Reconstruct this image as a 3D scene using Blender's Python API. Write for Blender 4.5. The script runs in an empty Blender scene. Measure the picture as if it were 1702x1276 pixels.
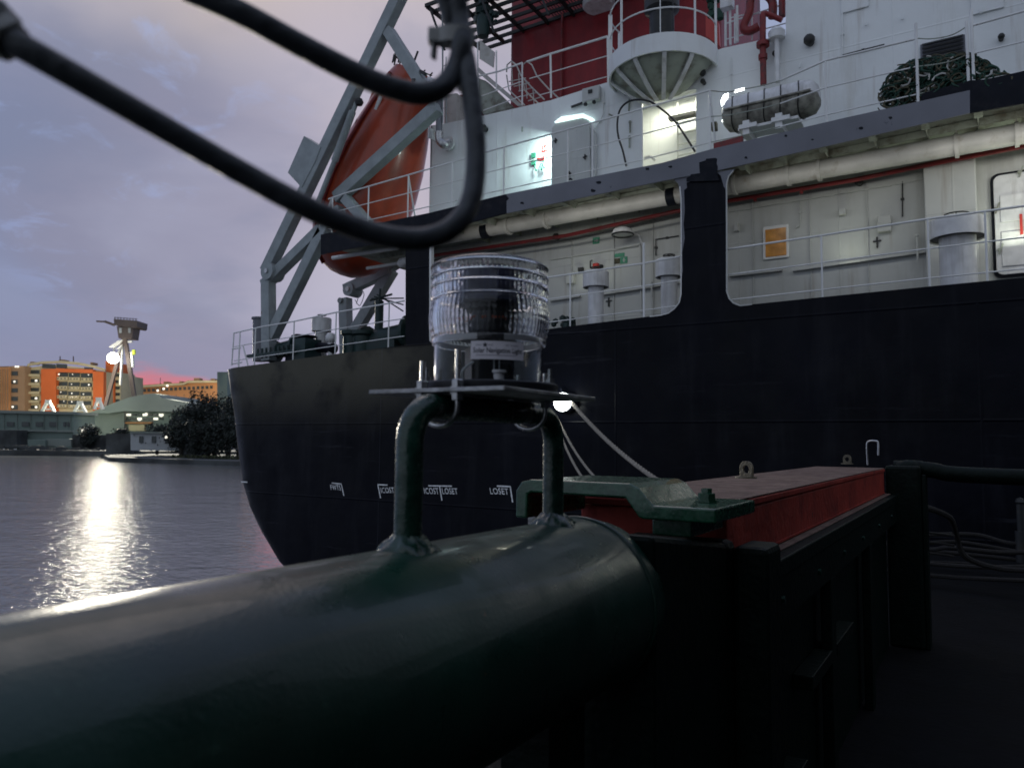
import bpy, math, random
from mathutils import Vector, Matrix
random.seed(7)
S = bpy.context.scene
COL = S.collection
# ------------------------------------------------------------------ camera
F_PX, CX, CY = 1250.0, 851.0, 638.0
YAW, PITCH, ROLL = math.radians(32), math.radians(4.4), math.radians(0.6)
EYE = Vector((0, 0, 5.0))
fw = Vector((-math.sin(YAW)*math.cos(PITCH), math.cos(YAW)*math.cos(PITCH), math.sin(PITCH)))
rt0 = Vector((math.cos(YAW), math.sin(YAW), 0)); up0 = rt0.cross(fw)
rt = rt0*math.cos(ROLL)+up0*math.sin(ROLL); up = rt.cross(fw)
cd = bpy.data.cameras.new('camera'); cam = bpy.data.objects.new('camera', cd); COL.objects.link(cam)
M = Matrix((rt, up, -fw)).transposed().to_4x4(); M.translation = EYE
cam.matrix_world = M
cd.sensor_width = 36.0; cd.lens = 36.0*F_PX/1702.0
cd.clip_start = 0.02; cd.clip_end = 6000
cd.dof.use_dof = True; cd.dof.focus_distance = 3.2; cd.dof.aperture_fstop = 5.2
S.camera = cam
# ------------------------------------------------------------------ sky (dusk, clouds, last red band low over the land)
S.view_settings.view_transform = 'Standard'; S.view_settings.look = 'None'
S.view_settings.exposure = 0.3; S.view_settings.gamma = 1
W = bpy.data.worlds.new('World'); S.world = W; W.use_nodes = True
nt = W.node_tree; nt.nodes.clear()
def N(t, **k):
    n = nt.nodes.new(t)
    for a, b in k.items(): setattr(n, a, b)
    return n
def lk(a, b): nt.links.new(a, b)
def math_(op, a, b=None, clamp=False):
    n = N('ShaderNodeMath', operation=op, use_clamp=clamp)
    for i, v in enumerate((a, b)):
        if v is None: continue
        if isinstance(v, (int, float)): n.inputs[i].default_value = v
        else: lk(v, n.inputs[i])
    return n.outputs[0]
def mixc(f, a, b):
    n = N('ShaderNodeMix', data_type='RGBA')
    for s, v in ((0, f), (6, a), (7, b)):
        if isinstance(v, (int, float)): n.inputs[s].default_value = v
        elif isinstance(v, tuple): n.inputs[s].default_value = v+(1,)
        else: lk(v, n.inputs[s])
    return n.outputs[2]
def srgb(r, g, b):
    def c(v):
        v /= 255.0
        return v/12.92 if v <= 0.04045 else ((v+0.055)/1.055)**2.4
    return (c(r), c(g), c(b))
tc = N('ShaderNodeTexCoord'); gen = tc.outputs['Generated']
nrm = N('ShaderNodeVectorMath', operation='NORMALIZE'); lk(gen, nrm.inputs[0]); D = nrm.outputs[0]
sx = N('ShaderNodeSeparateXYZ'); lk(D, sx.inputs[0])
el = sx.outputs[2]
def dirv(px, py): return ((rt*(px-CX)-up*(py-CY))/F_PX+fw).normalized()
def lobe(px, py, inner, outer):
    """smooth 1..0 patch of sky round a direction; inner / outer in degrees"""
    v = N('ShaderNodeVectorMath', operation='DOT_PRODUCT'); lk(Dw, v.inputs[0]); v.inputs[1].default_value = dirv(px, py)
    mr = N('ShaderNodeMapRange', interpolation_type='SMOOTHERSTEP'); lk(v.outputs['Value'], mr.inputs[0])
    mr.inputs[1].default_value = math.cos(math.radians(outer)); mr.inputs[2].default_value = math.cos(math.radians(inner))
    return mr.outputs[0]
# clouds: noise on a flattened sky plane so they stretch towards the horizon
den = math_('ADD', math_('MAXIMUM', el, 0.0), 0.22)
cx = math_('DIVIDE', sx.outputs[0], den); cy = math_('DIVIDE', sx.outputs[1], den)
cv = N('ShaderNodeCombineXYZ'); lk(cx, cv.inputs[0]); lk(cy, cv.inputs[1])
def noise(scale, detail, rough, dist=0.0, off=0.0):
    n = N('ShaderNodeTexNoise'); n.inputs['Scale'].default_value = scale; n.inputs['Detail'].default_value = detail
    n.inputs['Roughness'].default_value = rough; n.inputs['Distortion'].default_value = dist
    a = N('ShaderNodeVectorMath', operation='ADD'); lk(cv.outputs[0], a.inputs[0]); a.inputs[1].default_value = (off, off*.7, off*.3)
    lk(a.outputs[0], n.inputs['Vector']); return n
def ramp(v, a, b):
    mr = N('ShaderNodeMapRange', interpolation_type='SMOOTHSTEP'); lk(v, mr.inputs[0])
    mr.inputs[1].default_value = a; mr.inputs[2].default_value = b; return mr.outputs[0]
n1 = noise(1.1, 5, .5, .4, 3.1); n2 = noise(2.6, 7, .55, .3, 9.4); n3 = noise(.7, 3, .5, .2, 17.0)
# warped direction for soft-edged patches
wv = N('ShaderNodeVectorMath', operation='SUBTRACT'); lk(n1.outputs['Color'], wv.inputs[0]); wv.inputs[1].default_value = (.5, .5, .5)
ws = N('ShaderNodeVectorMath', operation='SCALE'); lk(wv.outputs[0], ws.inputs[0]); ws.inputs['Scale'].default_value = .30
wa = N('ShaderNodeVectorMath', operation='ADD'); lk(D, wa.inputs[0]); lk(ws.outputs[0], wa.inputs[1])
wn = N('ShaderNodeVectorMath', operation='NORMALIZE'); lk(wa.outputs[0], wn.inputs[0]); Dw = wn.outputs[0]
base = mixc(ramp(el, 0.0, .9), srgb(142, 152, 176), srgb(136, 147, 178))
c = mixc(math_('MULTIPLY', ramp(n3.outputs[0], .35, .65), .5), base, srgb(126, 144, 182))
c = mixc(math_('MULTIPLY', lobe(50, 90, 3, 27), .85), c, srgb(120, 136, 188))
c = mixc(math_('MULTIPLY', lobe(470, 60, 4, 25), .95), c, srgb(188, 172, 162))
c = mixc(math_('MULTIPLY', lobe(660, 330, 3, 20), .7), c, srgb(166, 162, 182))
c = mixc(math_('MULTIPLY', lobe(100, 430, 6, 24), .85), c, srgb(125, 131, 156))
c = mixc(math_('MULTIPLY', lobe(130, 250, 2, 11), .45), c, srgb(102, 110, 137))
c = mixc(math_('MULTIPLY', lobe(330, 400, 3, 14), .3), c, srgb(138, 132, 152))
# darker and lighter billows
c = mixc(math_('MULTIPLY', ramp(n2.outputs[0], .44, .68), .26), c, srgb(102, 114, 142))
c = mixc(math_('MULTIPLY', ramp(n1.outputs[0], .52, .72), .20), c, srgb(170, 174, 196))
n4 = noise(6.5, 6, .6, .5, 5.0)
wisp = math_('MULTIPLY', math_('MULTIPLY', ramp(n4.outputs[0], .55, .72), lobe(130, 110, 3, 17)), .28)
c = mixc(wisp, c, srgb(150, 172, 222))
# thin grey banks and the red band low over the far shore
bank = math_('MULTIPLY', ramp(el, .16, .085), lobe(200, 590, 6, 26))
c = mixc(math_('MULTIPLY', bank, .45), c, srgb(120, 122, 150))
nb = N('ShaderNodeTexNoise'); nb.inputs['Scale'].default_value = 9; nb.inputs['Detail'].default_value = 4
mp = N('ShaderNodeMapping'); mp.inputs['Scale'].default_value = (1, 1, 4); lk(D, mp.inputs[0]); lk(mp.outputs[0], nb.inputs['Vector'])
eln = math_('ADD', el, math_('MULTIPLY', math_('SUBTRACT', nb.outputs[0], .5), .045))
band = math_('MULTIPLY', ramp(eln, .082, .066), lobe(330, 690, 5, 10.5))
c = mixc(math_('MULTIPLY', band, .75), c, srgb(205, 100, 108))
# the half of the sky behind the viewer is an even, lighter grey cloud sheet
bk = N('ShaderNodeVectorMath', operation='DOT_PRODUCT'); lk(D, bk.inputs[0]); bk.inputs[1].default_value = (fw.x, fw.y, 0)
c = mixc(math_('MULTIPLY', ramp(bk.outputs['Value'], .2, -.5), .9), c, srgb(156, 165, 178))
bg = N('ShaderNodeBackground'); lk(c, bg.inputs[0]); bg.inputs[1].default_value = 1.0
# a trace of physical dusk sky is added to it
sky = N('ShaderNodeTexSky', sky_type='NISHITA'); sky.sun_disc = False
sky.sun_elevation = math.radians(1.0); sky.sun_rotation = math.radians(-40)
bg2 = N('ShaderNodeBackground'); lk(sky.outputs[0], bg2.inputs[0]); bg2.inputs[1].default_value = .004
ad = N('ShaderNodeAddShader'); lk(bg.outputs[0], ad.inputs[0]); lk(bg2.outputs[0], ad.inputs[1])
ow = N('ShaderNodeOutputWorld'); lk(ad.outputs[0], ow.inputs[0])
# afterglow: the sun is down, only a broad faint warm light from the bright side of the clouds
sd = bpy.data.lights.new('sun', 'SUN'); sd.energy = .12; sd.angle = math.radians(25); sd.color = (1, .86, .8)
so = bpy.data.objects.new('sun', sd); COL.objects.link(so)
so.rotation_euler = (-Vector((-.45, .45, .8))).to_track_quat('-Z', 'Y').to_euler()
# ------------------------------------------------------------------ picture-measuring helpers: a point of the place on a known plane
def ray(px, py): return rt*((px-CX)/F_PX)-up*((py-CY)/F_PX)+fw
def Y(px, py, y): d = ray(px, py); return EYE+d*(y/d.y)
def X(px, py, x): d = ray(px, py); return EYE+d*(x/d.x)
def Z(px, py, z): d = ray(px, py); return EYE+d*((z-5.0)/d.z)
FH = Vector((-math.sin(YAW), math.cos(YAW), 0)); RH = Vector((math.cos(YAW), math.sin(YAW), 0))
def Dp(px, py, dep): d = ray(px, py); return EYE+d*(dep/d.dot(FH))
V = Vector
# ------------------------------------------------------------------ materials
def mat(name, col, rough=.5, metal=0., var=.15, vscale=3., bump=0., bscale=40., col2=None, dirt=None, dscale=1.5, dlo=.5, dhi=.7, streak=False, spec=.5, emit=None, estr=0., trans=0., ior=1.45, coat=0., rvar=0.):
    m = bpy.data.materials.new(name); m.use_nodes = True
    t = m.node_tree; p = t.nodes['Principled BSDF']
    def nd(ty, **k):
        n = t.nodes.new(ty)
        for a, b in k.items(): setattr(n, a, b)
        return n
    def mx(f, a, b):
        n = nd('ShaderNodeMix', data_type='RGBA')
        for s, v in ((0, f), (6, a), (7, b)):
            if isinstance(v, (int, float)): n.inputs[s].default_value = v
            elif isinstance(v, tuple): n.inputs[s].default_value = v+(1,)
            else: t.links.new(v, n.inputs[s])
        return n.outputs[2]
    def rg(v, a, b, lo=0., hi=1.):
        n = nd('ShaderNodeMapRange'); t.links.new(v, n.inputs[0]); n.inputs[1].default_value = a; n.inputs[2].default_value = b
        n.inputs[3].default_value = lo; n.inputs[4].default_value = hi
        return n.outputs[0]
    co = nd('ShaderNodeTexCoord').outputs['Object']
    nz = nd('ShaderNodeTexNoise'); nz.inputs['Scale'].default_value = vscale; nz.inputs['Detail'].default_value = 6; t.links.new(co, nz.inputs['Vector'])
    f = rg(nz.outputs[0], .35, .65)
    c2 = col2 or tuple(x*(1-var*1.6) for x in col)
    c = mx(f, col, c2)
    if dirt:
        mpp = nd('ShaderNodeMapping'); t.links.new(co, mpp.inputs[0])
        if streak: mpp.inputs['Scale'].default_value = (1, 1, .12)
        n2 = nd('ShaderNodeTexNoise'); n2.inputs['Scale'].default_value = dscale; n2.inputs['Detail'].default_value = 8; n2.inputs['Roughness'].default_value = .65
        t.links.new(mpp.outputs[0], n2.inputs['Vector'])
        c = mx(rg(n2.outputs[0], dlo, dhi), c, dirt)
    t.links.new(c, p.inputs['Base Color'])
    p.inputs['Roughness'].default_value = rough
    if rvar:
        n4 = nd('ShaderNodeTexNoise'); n4.inputs['Scale'].default_value = vscale*3; n4.inputs['Detail'].default_value = 6; t.links.new(co, n4.inputs['Vector'])
        t.links.new(rg(n4.outputs[0], .3, .7, max(.03, rough-rvar), min(1, rough+rvar)), p.inputs['Roughness'])
    p.inputs['Metallic'].default_value = metal
    p.inputs['Specular IOR Level'].default_value = spec; p.inputs['IOR'].default_value = ior
    p.inputs['Transmission Weight'].default_value = trans; p.inputs['Coat Weight'].default_value = coat
    if emit: p.inputs['Emission Color'].default_value = emit+(1,); p.inputs['Emission Strength'].default_value = estr
    if bump:
        n3 = nd('ShaderNodeTexNoise'); n3.inputs['Scale'].default_value = bscale; n3.inputs['Detail'].default_value = 5; t.links.new(co, n3.inputs['Vector'])
        b = nd('ShaderNodeBump'); b.inputs['Strength'].default_value = min(1, bump); b.inputs['Distance'].default_value = .02 if bscale > 8 else .08
        t.links.new(n3.outputs[0], b.inputs['Height']); t.links.new(b.outputs[0], p.inputs['Normal'])
    return m
def hull_mat():
    """black topsides: faint plate seams, scuffs, run-off streaks and an olive patch growing stronger aft and up to the deck edge"""
    m = mat('hull_black', (.0030, .0038, .0085), .40, var=.3, vscale=.5, bump=.5, bscale=.8, dirt=(.014, .015, .021), dscale=2.2, dlo=.52, dhi=.85, streak=True, spec=.11, rvar=.16)
    t = m.node_tree; p = t.nodes['Principled BSDF']
    co = t.nodes.new('ShaderNodeTexCoord'); s = t.nodes.new('ShaderNodeSeparateXYZ'); t.links.new(co.outputs['Object'], s.inputs[0])
    def mr(v, a, b):
        n = t.nodes.new('ShaderNodeMapRange'); n.interpolation_type = 'SMOOTHSTEP'; t.links.new(v, n.inputs[0]); n.inputs[1].default_value = a; n.inputs[2].default_value = b; return n.outputs[0]
    def mu(a, b):
        n = t.nodes.new('ShaderNodeMath'); n.operation = 'MULTIPLY'
        t.links.new(a, n.inputs[0])
        if isinstance(b, float): n.inputs[1].default_value = b
        else: t.links.new(b, n.inputs[1])
        return n.outputs[0]
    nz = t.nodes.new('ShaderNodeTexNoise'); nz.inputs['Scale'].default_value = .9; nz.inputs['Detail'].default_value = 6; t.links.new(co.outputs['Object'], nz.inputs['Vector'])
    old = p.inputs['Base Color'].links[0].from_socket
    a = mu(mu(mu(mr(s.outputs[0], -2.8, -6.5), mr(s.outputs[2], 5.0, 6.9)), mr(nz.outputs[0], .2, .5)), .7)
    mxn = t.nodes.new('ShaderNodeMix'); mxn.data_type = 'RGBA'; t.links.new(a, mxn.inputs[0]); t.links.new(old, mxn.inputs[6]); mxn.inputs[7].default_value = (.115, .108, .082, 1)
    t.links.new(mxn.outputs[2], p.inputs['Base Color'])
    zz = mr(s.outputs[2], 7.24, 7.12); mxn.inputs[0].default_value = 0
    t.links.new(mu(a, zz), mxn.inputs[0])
    # long horizontal fender scrapes and a few rust runs
    def layer(scale, lo, hi, col, k):
        mp = t.nodes.new('ShaderNodeMapping'); mp.inputs['Scale'].default_value = scale; t.links.new(co.outputs['Object'], mp.inputs[0])
        n = t.nodes.new('ShaderNodeTexNoise'); n.inputs['Scale'].default_value = 1; n.inputs['Detail'].default_value = 9; n.inputs['Roughness'].default_value = .7; t.links.new(mp.outputs[0], n.inputs['Vector'])
        o = p.inputs['Base Color'].links[0].from_socket; x = t.nodes.new('ShaderNodeMix'); x.data_type = 'RGBA'; t.links.new(mu(mr(n.outputs[0], lo, hi), k), x.inputs[0]); t.links.new(o, x.inputs[6]); x.inputs[7].default_value = col+(1,); t.links.new(x.outputs[2], p.inputs['Base Color'])
    layer((.35, 1, 5.5), .58, .74, (.030, .031, .040), .8)
    layer((3.5, 1, .22), .64, .78, (.040, .026, .018), .7)
    # weld seams every 1.8 m down and 6 m along
    def seam(o, per):
        f = t.nodes.new('ShaderNodeMath'); f.operation = 'PINGPONG'; t.links.new(o, f.inputs[0]); f.inputs[1].default_value = per/2
        return mr(f.outputs[0], .03, .0)
    sm = t.nodes.new('ShaderNodeMath'); sm.operation = 'MAXIMUM'; t.links.new(seam(s.outputs[2], 1.8), sm.inputs[0]); t.links.new(seam(s.outputs[0], 6.0), sm.inputs[1])
    ob = p.inputs['Normal'].links[0].from_node
    b2 = t.nodes.new('ShaderNodeBump'); b2.inputs['Distance'].default_value = .01; b2.inputs['Strength'].default_value = .8
    t.links.new(sm.outputs[0], b2.inputs['Height']); t.links.new(ob.outputs[0], b2.inputs['Normal']); t.links.new(b2.outputs[0], p.inputs['Normal'])
    return m
MT = dict(
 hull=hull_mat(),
 black=mat('black_paint', (.009, .011, .018), .5, dirt=(.02, .02, .025), spec=.12, dscale=4),
 fascia=mat('grey_fascia', (.17, .175, .205), .55, var=.12, vscale=1.2, dirt=(.03, .03, .04), dscale=5, dlo=.66, dhi=.70),
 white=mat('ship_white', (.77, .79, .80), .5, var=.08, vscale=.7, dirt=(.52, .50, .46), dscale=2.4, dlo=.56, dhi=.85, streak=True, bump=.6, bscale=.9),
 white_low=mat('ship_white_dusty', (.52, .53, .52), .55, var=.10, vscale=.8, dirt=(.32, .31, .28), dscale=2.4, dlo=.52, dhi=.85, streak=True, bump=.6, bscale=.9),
 rail=mat('rail_white', (.78, .78, .78), .45, var=.08, dirt=(.2, .15, .11), dscale=9, dlo=.62, dhi=.78),
 under=mat('underdeck_green_grey', (.34, .37, .32), .6, var=.15, dirt=(.12, .1, .07), dscale=3),
 duct=mat('duct_cream', (.50, .49, .47), .42, var=.1, dirt=(.26, .22, .17), dscale=4, dlo=.55, dhi=.8),
 redpipe=mat('pipe_red', (.22, .018, .02), .45, dirt=(.06, .02, .02), dscale=5),
 funnel=mat('funnel_red', (.26, .014, .020), .5, var=.15, dirt=(.10, .010, .016), dscale=.9, dlo=.45, dhi=.75, streak=True),
 boat=mat('lifeboat_orange', (.38, .052, .020), .33, var=.2, vscale=1, dirt=(.2, .04, .02), dscale=1.5, streak=True, coat=.2),
 davit=mat('davit_grey', (.29, .325, .34), .5, var=.12, dirt=(.20, .22, .23), dscale=2, dlo=.5, dhi=.75, bump=.15, bscale=6),
 dark=mat('dark_steel', (.016, .018, .02), .5, dirt=(.04, .035, .03), dscale=5),
 grate=mat('grating_dark', (.012, .013, .014), .6),
 winch=mat('winch_green', (.010, .035, .035), .5, dirt=(.02, .03, .03)),
 silver=mat('galvanised', (.55, .55, .56), .34, .9, var=.2, vscale=25, dirt=(.2, .2, .2), dscale=18, dlo=.5, dhi=.75, rvar=.12),
 plate=mat('galvanised_dull', (.42, .42, .43), .42, .85, var=.25, vscale=20, dirt=(.16, .16, .16), dscale=22, bump=.2, bscale=60, rvar=.12),
 gauge=mat('lens_dark', (.02, .02, .02), .2),
 amber=mat('amber_glass', (.55, .26, .06), .25, var=.3, vscale=5, emit=(.9, .38, .07), estr=.03),
 signgreen=mat('sign_green', (.06, .30, .18), .5), signred=mat('sign_red', (.55, .04, .03), .5), signwhite=mat('sign_white', (.7, .7, .7), .5),
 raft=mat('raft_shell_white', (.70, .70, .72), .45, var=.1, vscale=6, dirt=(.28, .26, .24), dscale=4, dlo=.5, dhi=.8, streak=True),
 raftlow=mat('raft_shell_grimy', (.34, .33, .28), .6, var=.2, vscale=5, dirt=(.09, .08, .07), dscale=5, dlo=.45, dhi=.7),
 hose=mat('hose_black', (.01, .01, .011), .4),
 netg=mat('net_green', (.02, .065, .045), .8, var=.3, vscale=9), neto=mat('net_olive', (.11, .10, .065), .85, var=.3, vscale=9),
 cable=mat('cable_rubber', (.060, .068, .080), .52, var=.2, vscale=30, bump=.15, bscale=90, spec=.5),
 tie=mat('tie_grey', (.48, .48, .47), .6, var=.2, vscale=30),
 gpipe=mat('pipe_green_paint', (.007, .042, .028), .34, var=.3, vscale=4, dirt=(.03, .075, .055), dscale=60, dlo=.62, dhi=.8, bump=.05, bscale=140, spec=.45, coat=.2, rvar=.12),
 gpost=mat('post_green_paint', (.012, .050, .034), .27, var=.3, vscale=25, dirt=(.05, .06, .05), dscale=40, dlo=.66, dhi=.8, bump=.22, bscale=30, spec=.5, coat=.2, rvar=.1),
 clamp=mat('clamp_green', (.014, .085, .042), .28, var=.3, vscale=30, dirt=(.03, .095, .055), dscale=30, dlo=.6, dhi=.8, bump=.15, bscale=30, coat=.5, rvar=.14),
 frame=mat('frame_green_dark', (.003, .009, .007), .5, var=.3, vscale=12, bump=.2, bscale=40, spec=.15),
 beamred=mat('beam_red_wood', (.38, .050, .034), .6, var=.18, vscale=5, dirt=(.14, .02, .018), dscale=7, dlo=.5, dhi=.75, bump=.3, bscale=30, spec=.25),
 beamtop=mat('beam_top_dusty', (.20, .135, .11), .75, var=.25, vscale=14, dirt=(.10, .05, .045), dscale=6, dlo=.5, dhi=.75, bump=.4, bscale=45, spec=.25),
 khaki=mat('lug_khaki', (.14, .115, .07), .55, var=.3, vscale=30, bump=.3, bscale=60),
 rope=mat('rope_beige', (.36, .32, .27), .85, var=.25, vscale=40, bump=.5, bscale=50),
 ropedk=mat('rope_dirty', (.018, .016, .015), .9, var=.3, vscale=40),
 pontoon=mat('pontoon_dark', (.004, .0045, .006), .8, var=.3, vscale=6, bump=.3, bscale=20, spec=.15),
 glass=mat('lens_clear', (.97, .985, .99), .02, var=.0, trans=1.0, ior=1.36),
 glass2=mat('body_clear', (.90, .94, .94), .03, var=.0, trans=1.0, ior=1.2),
 solar=mat('solar_blue', (.006, .010, .055), .35, var=.3, vscale=60), core=mat('core_dark', (.018, .019, .024), .5), steelw=mat('inner_white', (.6, .6, .62), .4),
 label=mat('label_paper', (.80, .76, .82), .6, var=.04, vscale=60), ink=mat('label_ink', (.02, .02, .04), .6),
 ledred=mat('led_red', (.45, .10, .05), .3),
 mark=mat('marking_white', (.85, .86, .88), .6, var=.2, vscale=10),
 # far shore
 tan=mat('render_tan', (.33, .21, .12), .8, vscale=.1), cream=mat('render_cream', (.55, .48, .30), .8, vscale=.1), orange=mat('render_orange', (.62, .14, .035), .8, vscale=.1, var=.1),
 orange2=mat('render_pale_orange', (.50, .24, .10), .8, vscale=.1), glassd=mat('window_dark', (.05, .06, .06), .2), sgreen=mat('shed_green', (.16, .21, .19), .7, vscale=.1), sroof=mat('shed_roof', (.21, .24, .22), .7, vscale=.08),
 hwhite=mat('house_white', (.40, .42, .44), .7, vscale=.2), crane=mat('crane_steel', (.10, .075, .07), .6), cranew=mat('crane_strut_white', (.7, .7, .68), .5), craner=mat('crane_red', (.5, .10, .04), .6),
 bank=mat('bank_stone', (.075, .082, .085), .9, var=.4, vscale=.2, bump=.5, bscale=1.), land=mat('land_dark', (.03, .035, .03), .95, var=.4, vscale=.1),
 leaf=mat('leaf_dark', (.018, .026, .022), .8, var=.4, vscale=.5), bark=mat('bark', (.03, .025, .02), .9), weed=mat('weed_pale', (.09, .10, .05), .9, var=.4, vscale=.5),
 litwin=mat('lit_window', (.8, .8, .75), .5, emit=(1, .93, .78), estr=.9),
 flood=mat('flood_face', (1, 1, 1), .5, emit=(1., .95, .80), estr=25.),
 lampface=mat('deck_lamp_face', (1, 1, 1), .5, emit=(.93, 1., .96), estr=9.),
 warmface=mat('deck_lamp_warm', (1, 1, 1), .5, emit=(1., 1., .78), estr=6.),
 cyanface=mat('canopy_glow', (1, 1, 1), .5, emit=(.72, 1., .97), estr=1.2),
 yellow=mat('yellow_green', (.55, .65, .05), .5, emit=(.7, .8, .1), estr=.1),
)
def chips(m, scale, lo, hi, col):
    t = m.node_tree; p = t.nodes['Principled BSDF']; co = t.nodes.new('ShaderNodeTexCoord')
    n = t.nodes.new('ShaderNodeTexNoise'); n.inputs['Scale'].default_value = scale; n.inputs['Detail'].default_value = 10; n.inputs['Roughness'].default_value = .72; t.links.new(co.outputs['Object'], n.inputs['Vector'])
    r = t.nodes.new('ShaderNodeMapRange'); t.links.new(n.outputs[0], r.inputs[0]); r.inputs[1].default_value = lo; r.inputs[2].default_value = hi
    old = p.inputs['Base Color'].links[0].from_socket; x = t.nodes.new('ShaderNodeMix'); x.data_type = 'RGBA'; t.links.new(r.outputs[0], x.inputs[0]); t.links.new(old, x.inputs[6]); x.inputs[7].default_value = col+(1,); t.links.new(x.outputs[2], p.inputs['Base Color'])
chips(MT['gpipe'], 11, .655, .68, (.10, .055, .03)); chips(MT['gpost'], 38, .66, .69, (.12, .065, .035)); chips(MT['clamp'], 26, .645, .67, (.10, .06, .04)); chips(MT['beamred'], 9, .64, .67, (.09, .05, .045)); chips(MT['davit'], 3.2, .66, .70, (.16, .085, .05))
def plating(m, px, pz, rust):
    t = m.node_tree; p = t.nodes['Principled BSDF']; co = t.nodes.new('ShaderNodeTexCoord'); s = t.nodes.new('ShaderNodeSeparateXYZ'); t.links.new(co.outputs['Object'], s.inputs[0])
    def nd(ty): return t.nodes.new(ty)
    def seam(o, per):
        f = nd('ShaderNodeMath'); f.operation = 'PINGPONG'; t.links.new(o, f.inputs[0]); f.inputs[1].default_value = per/2
        r = nd('ShaderNodeMapRange'); t.links.new(f.outputs[0], r.inputs[0]); r.inputs[1].default_value = .022; r.inputs[2].default_value = 0; return r.outputs[0], f.outputs[0]
    (a, fa), (b, fb_) = seam(s.outputs[0], px), seam(s.outputs[2], pz)
    mxm = nd('ShaderNodeMath'); mxm.operation = 'MAXIMUM'; t.links.new(a, mxm.inputs[0]); t.links.new(b, mxm.inputs[1])
    ob = p.inputs['Normal'].links[0].from_node; b2 = nd('ShaderNodeBump'); b2.inputs['Distance'].default_value = .008; b2.inputs['Strength'].default_value = .7
    t.links.new(mxm.outputs[0], b2.inputs['Height']); t.links.new(ob.outputs[0], b2.inputs['Normal']); t.links.new(b2.outputs[0], p.inputs['Normal'])
    # thin rust runs
    mp = nd('ShaderNodeMapping'); mp.inputs['Scale'].default_value = (5.5, 5.5, .35); t.links.new(co.outputs['Object'], mp.inputs[0])
    n = nd('ShaderNodeTexNoise'); n.inputs['Scale'].default_value = 1.; n.inputs['Detail'].default_value = 6; t.links.new(mp.outputs[0], n.inputs['Vector'])
    r = nd('ShaderNodeMapRange'); t.links.new(n.outputs[0], r.inputs[0]); r.inputs[1].default_value = .64; r.inputs[2].default_value = .80; r.inputs[4].default_value = .55
    old = p.inputs['Base Color'].links[0].from_socket; mx = nd('ShaderNodeMix'); mx.data_type = 'RGBA'; t.links.new(r.outputs[0], mx.inputs[0]); t.links.new(old, mx.inputs[6]); mx.inputs[7].default_value = rust+(1,)
    t.links.new(mx.outputs[2], p.inputs['Base Color'])
plating(MT['white'], 2.4, 1.6, (.24, .15, .09)); plating(MT['white_low'], 1.9, 1.3, (.22, .15, .10))
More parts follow.
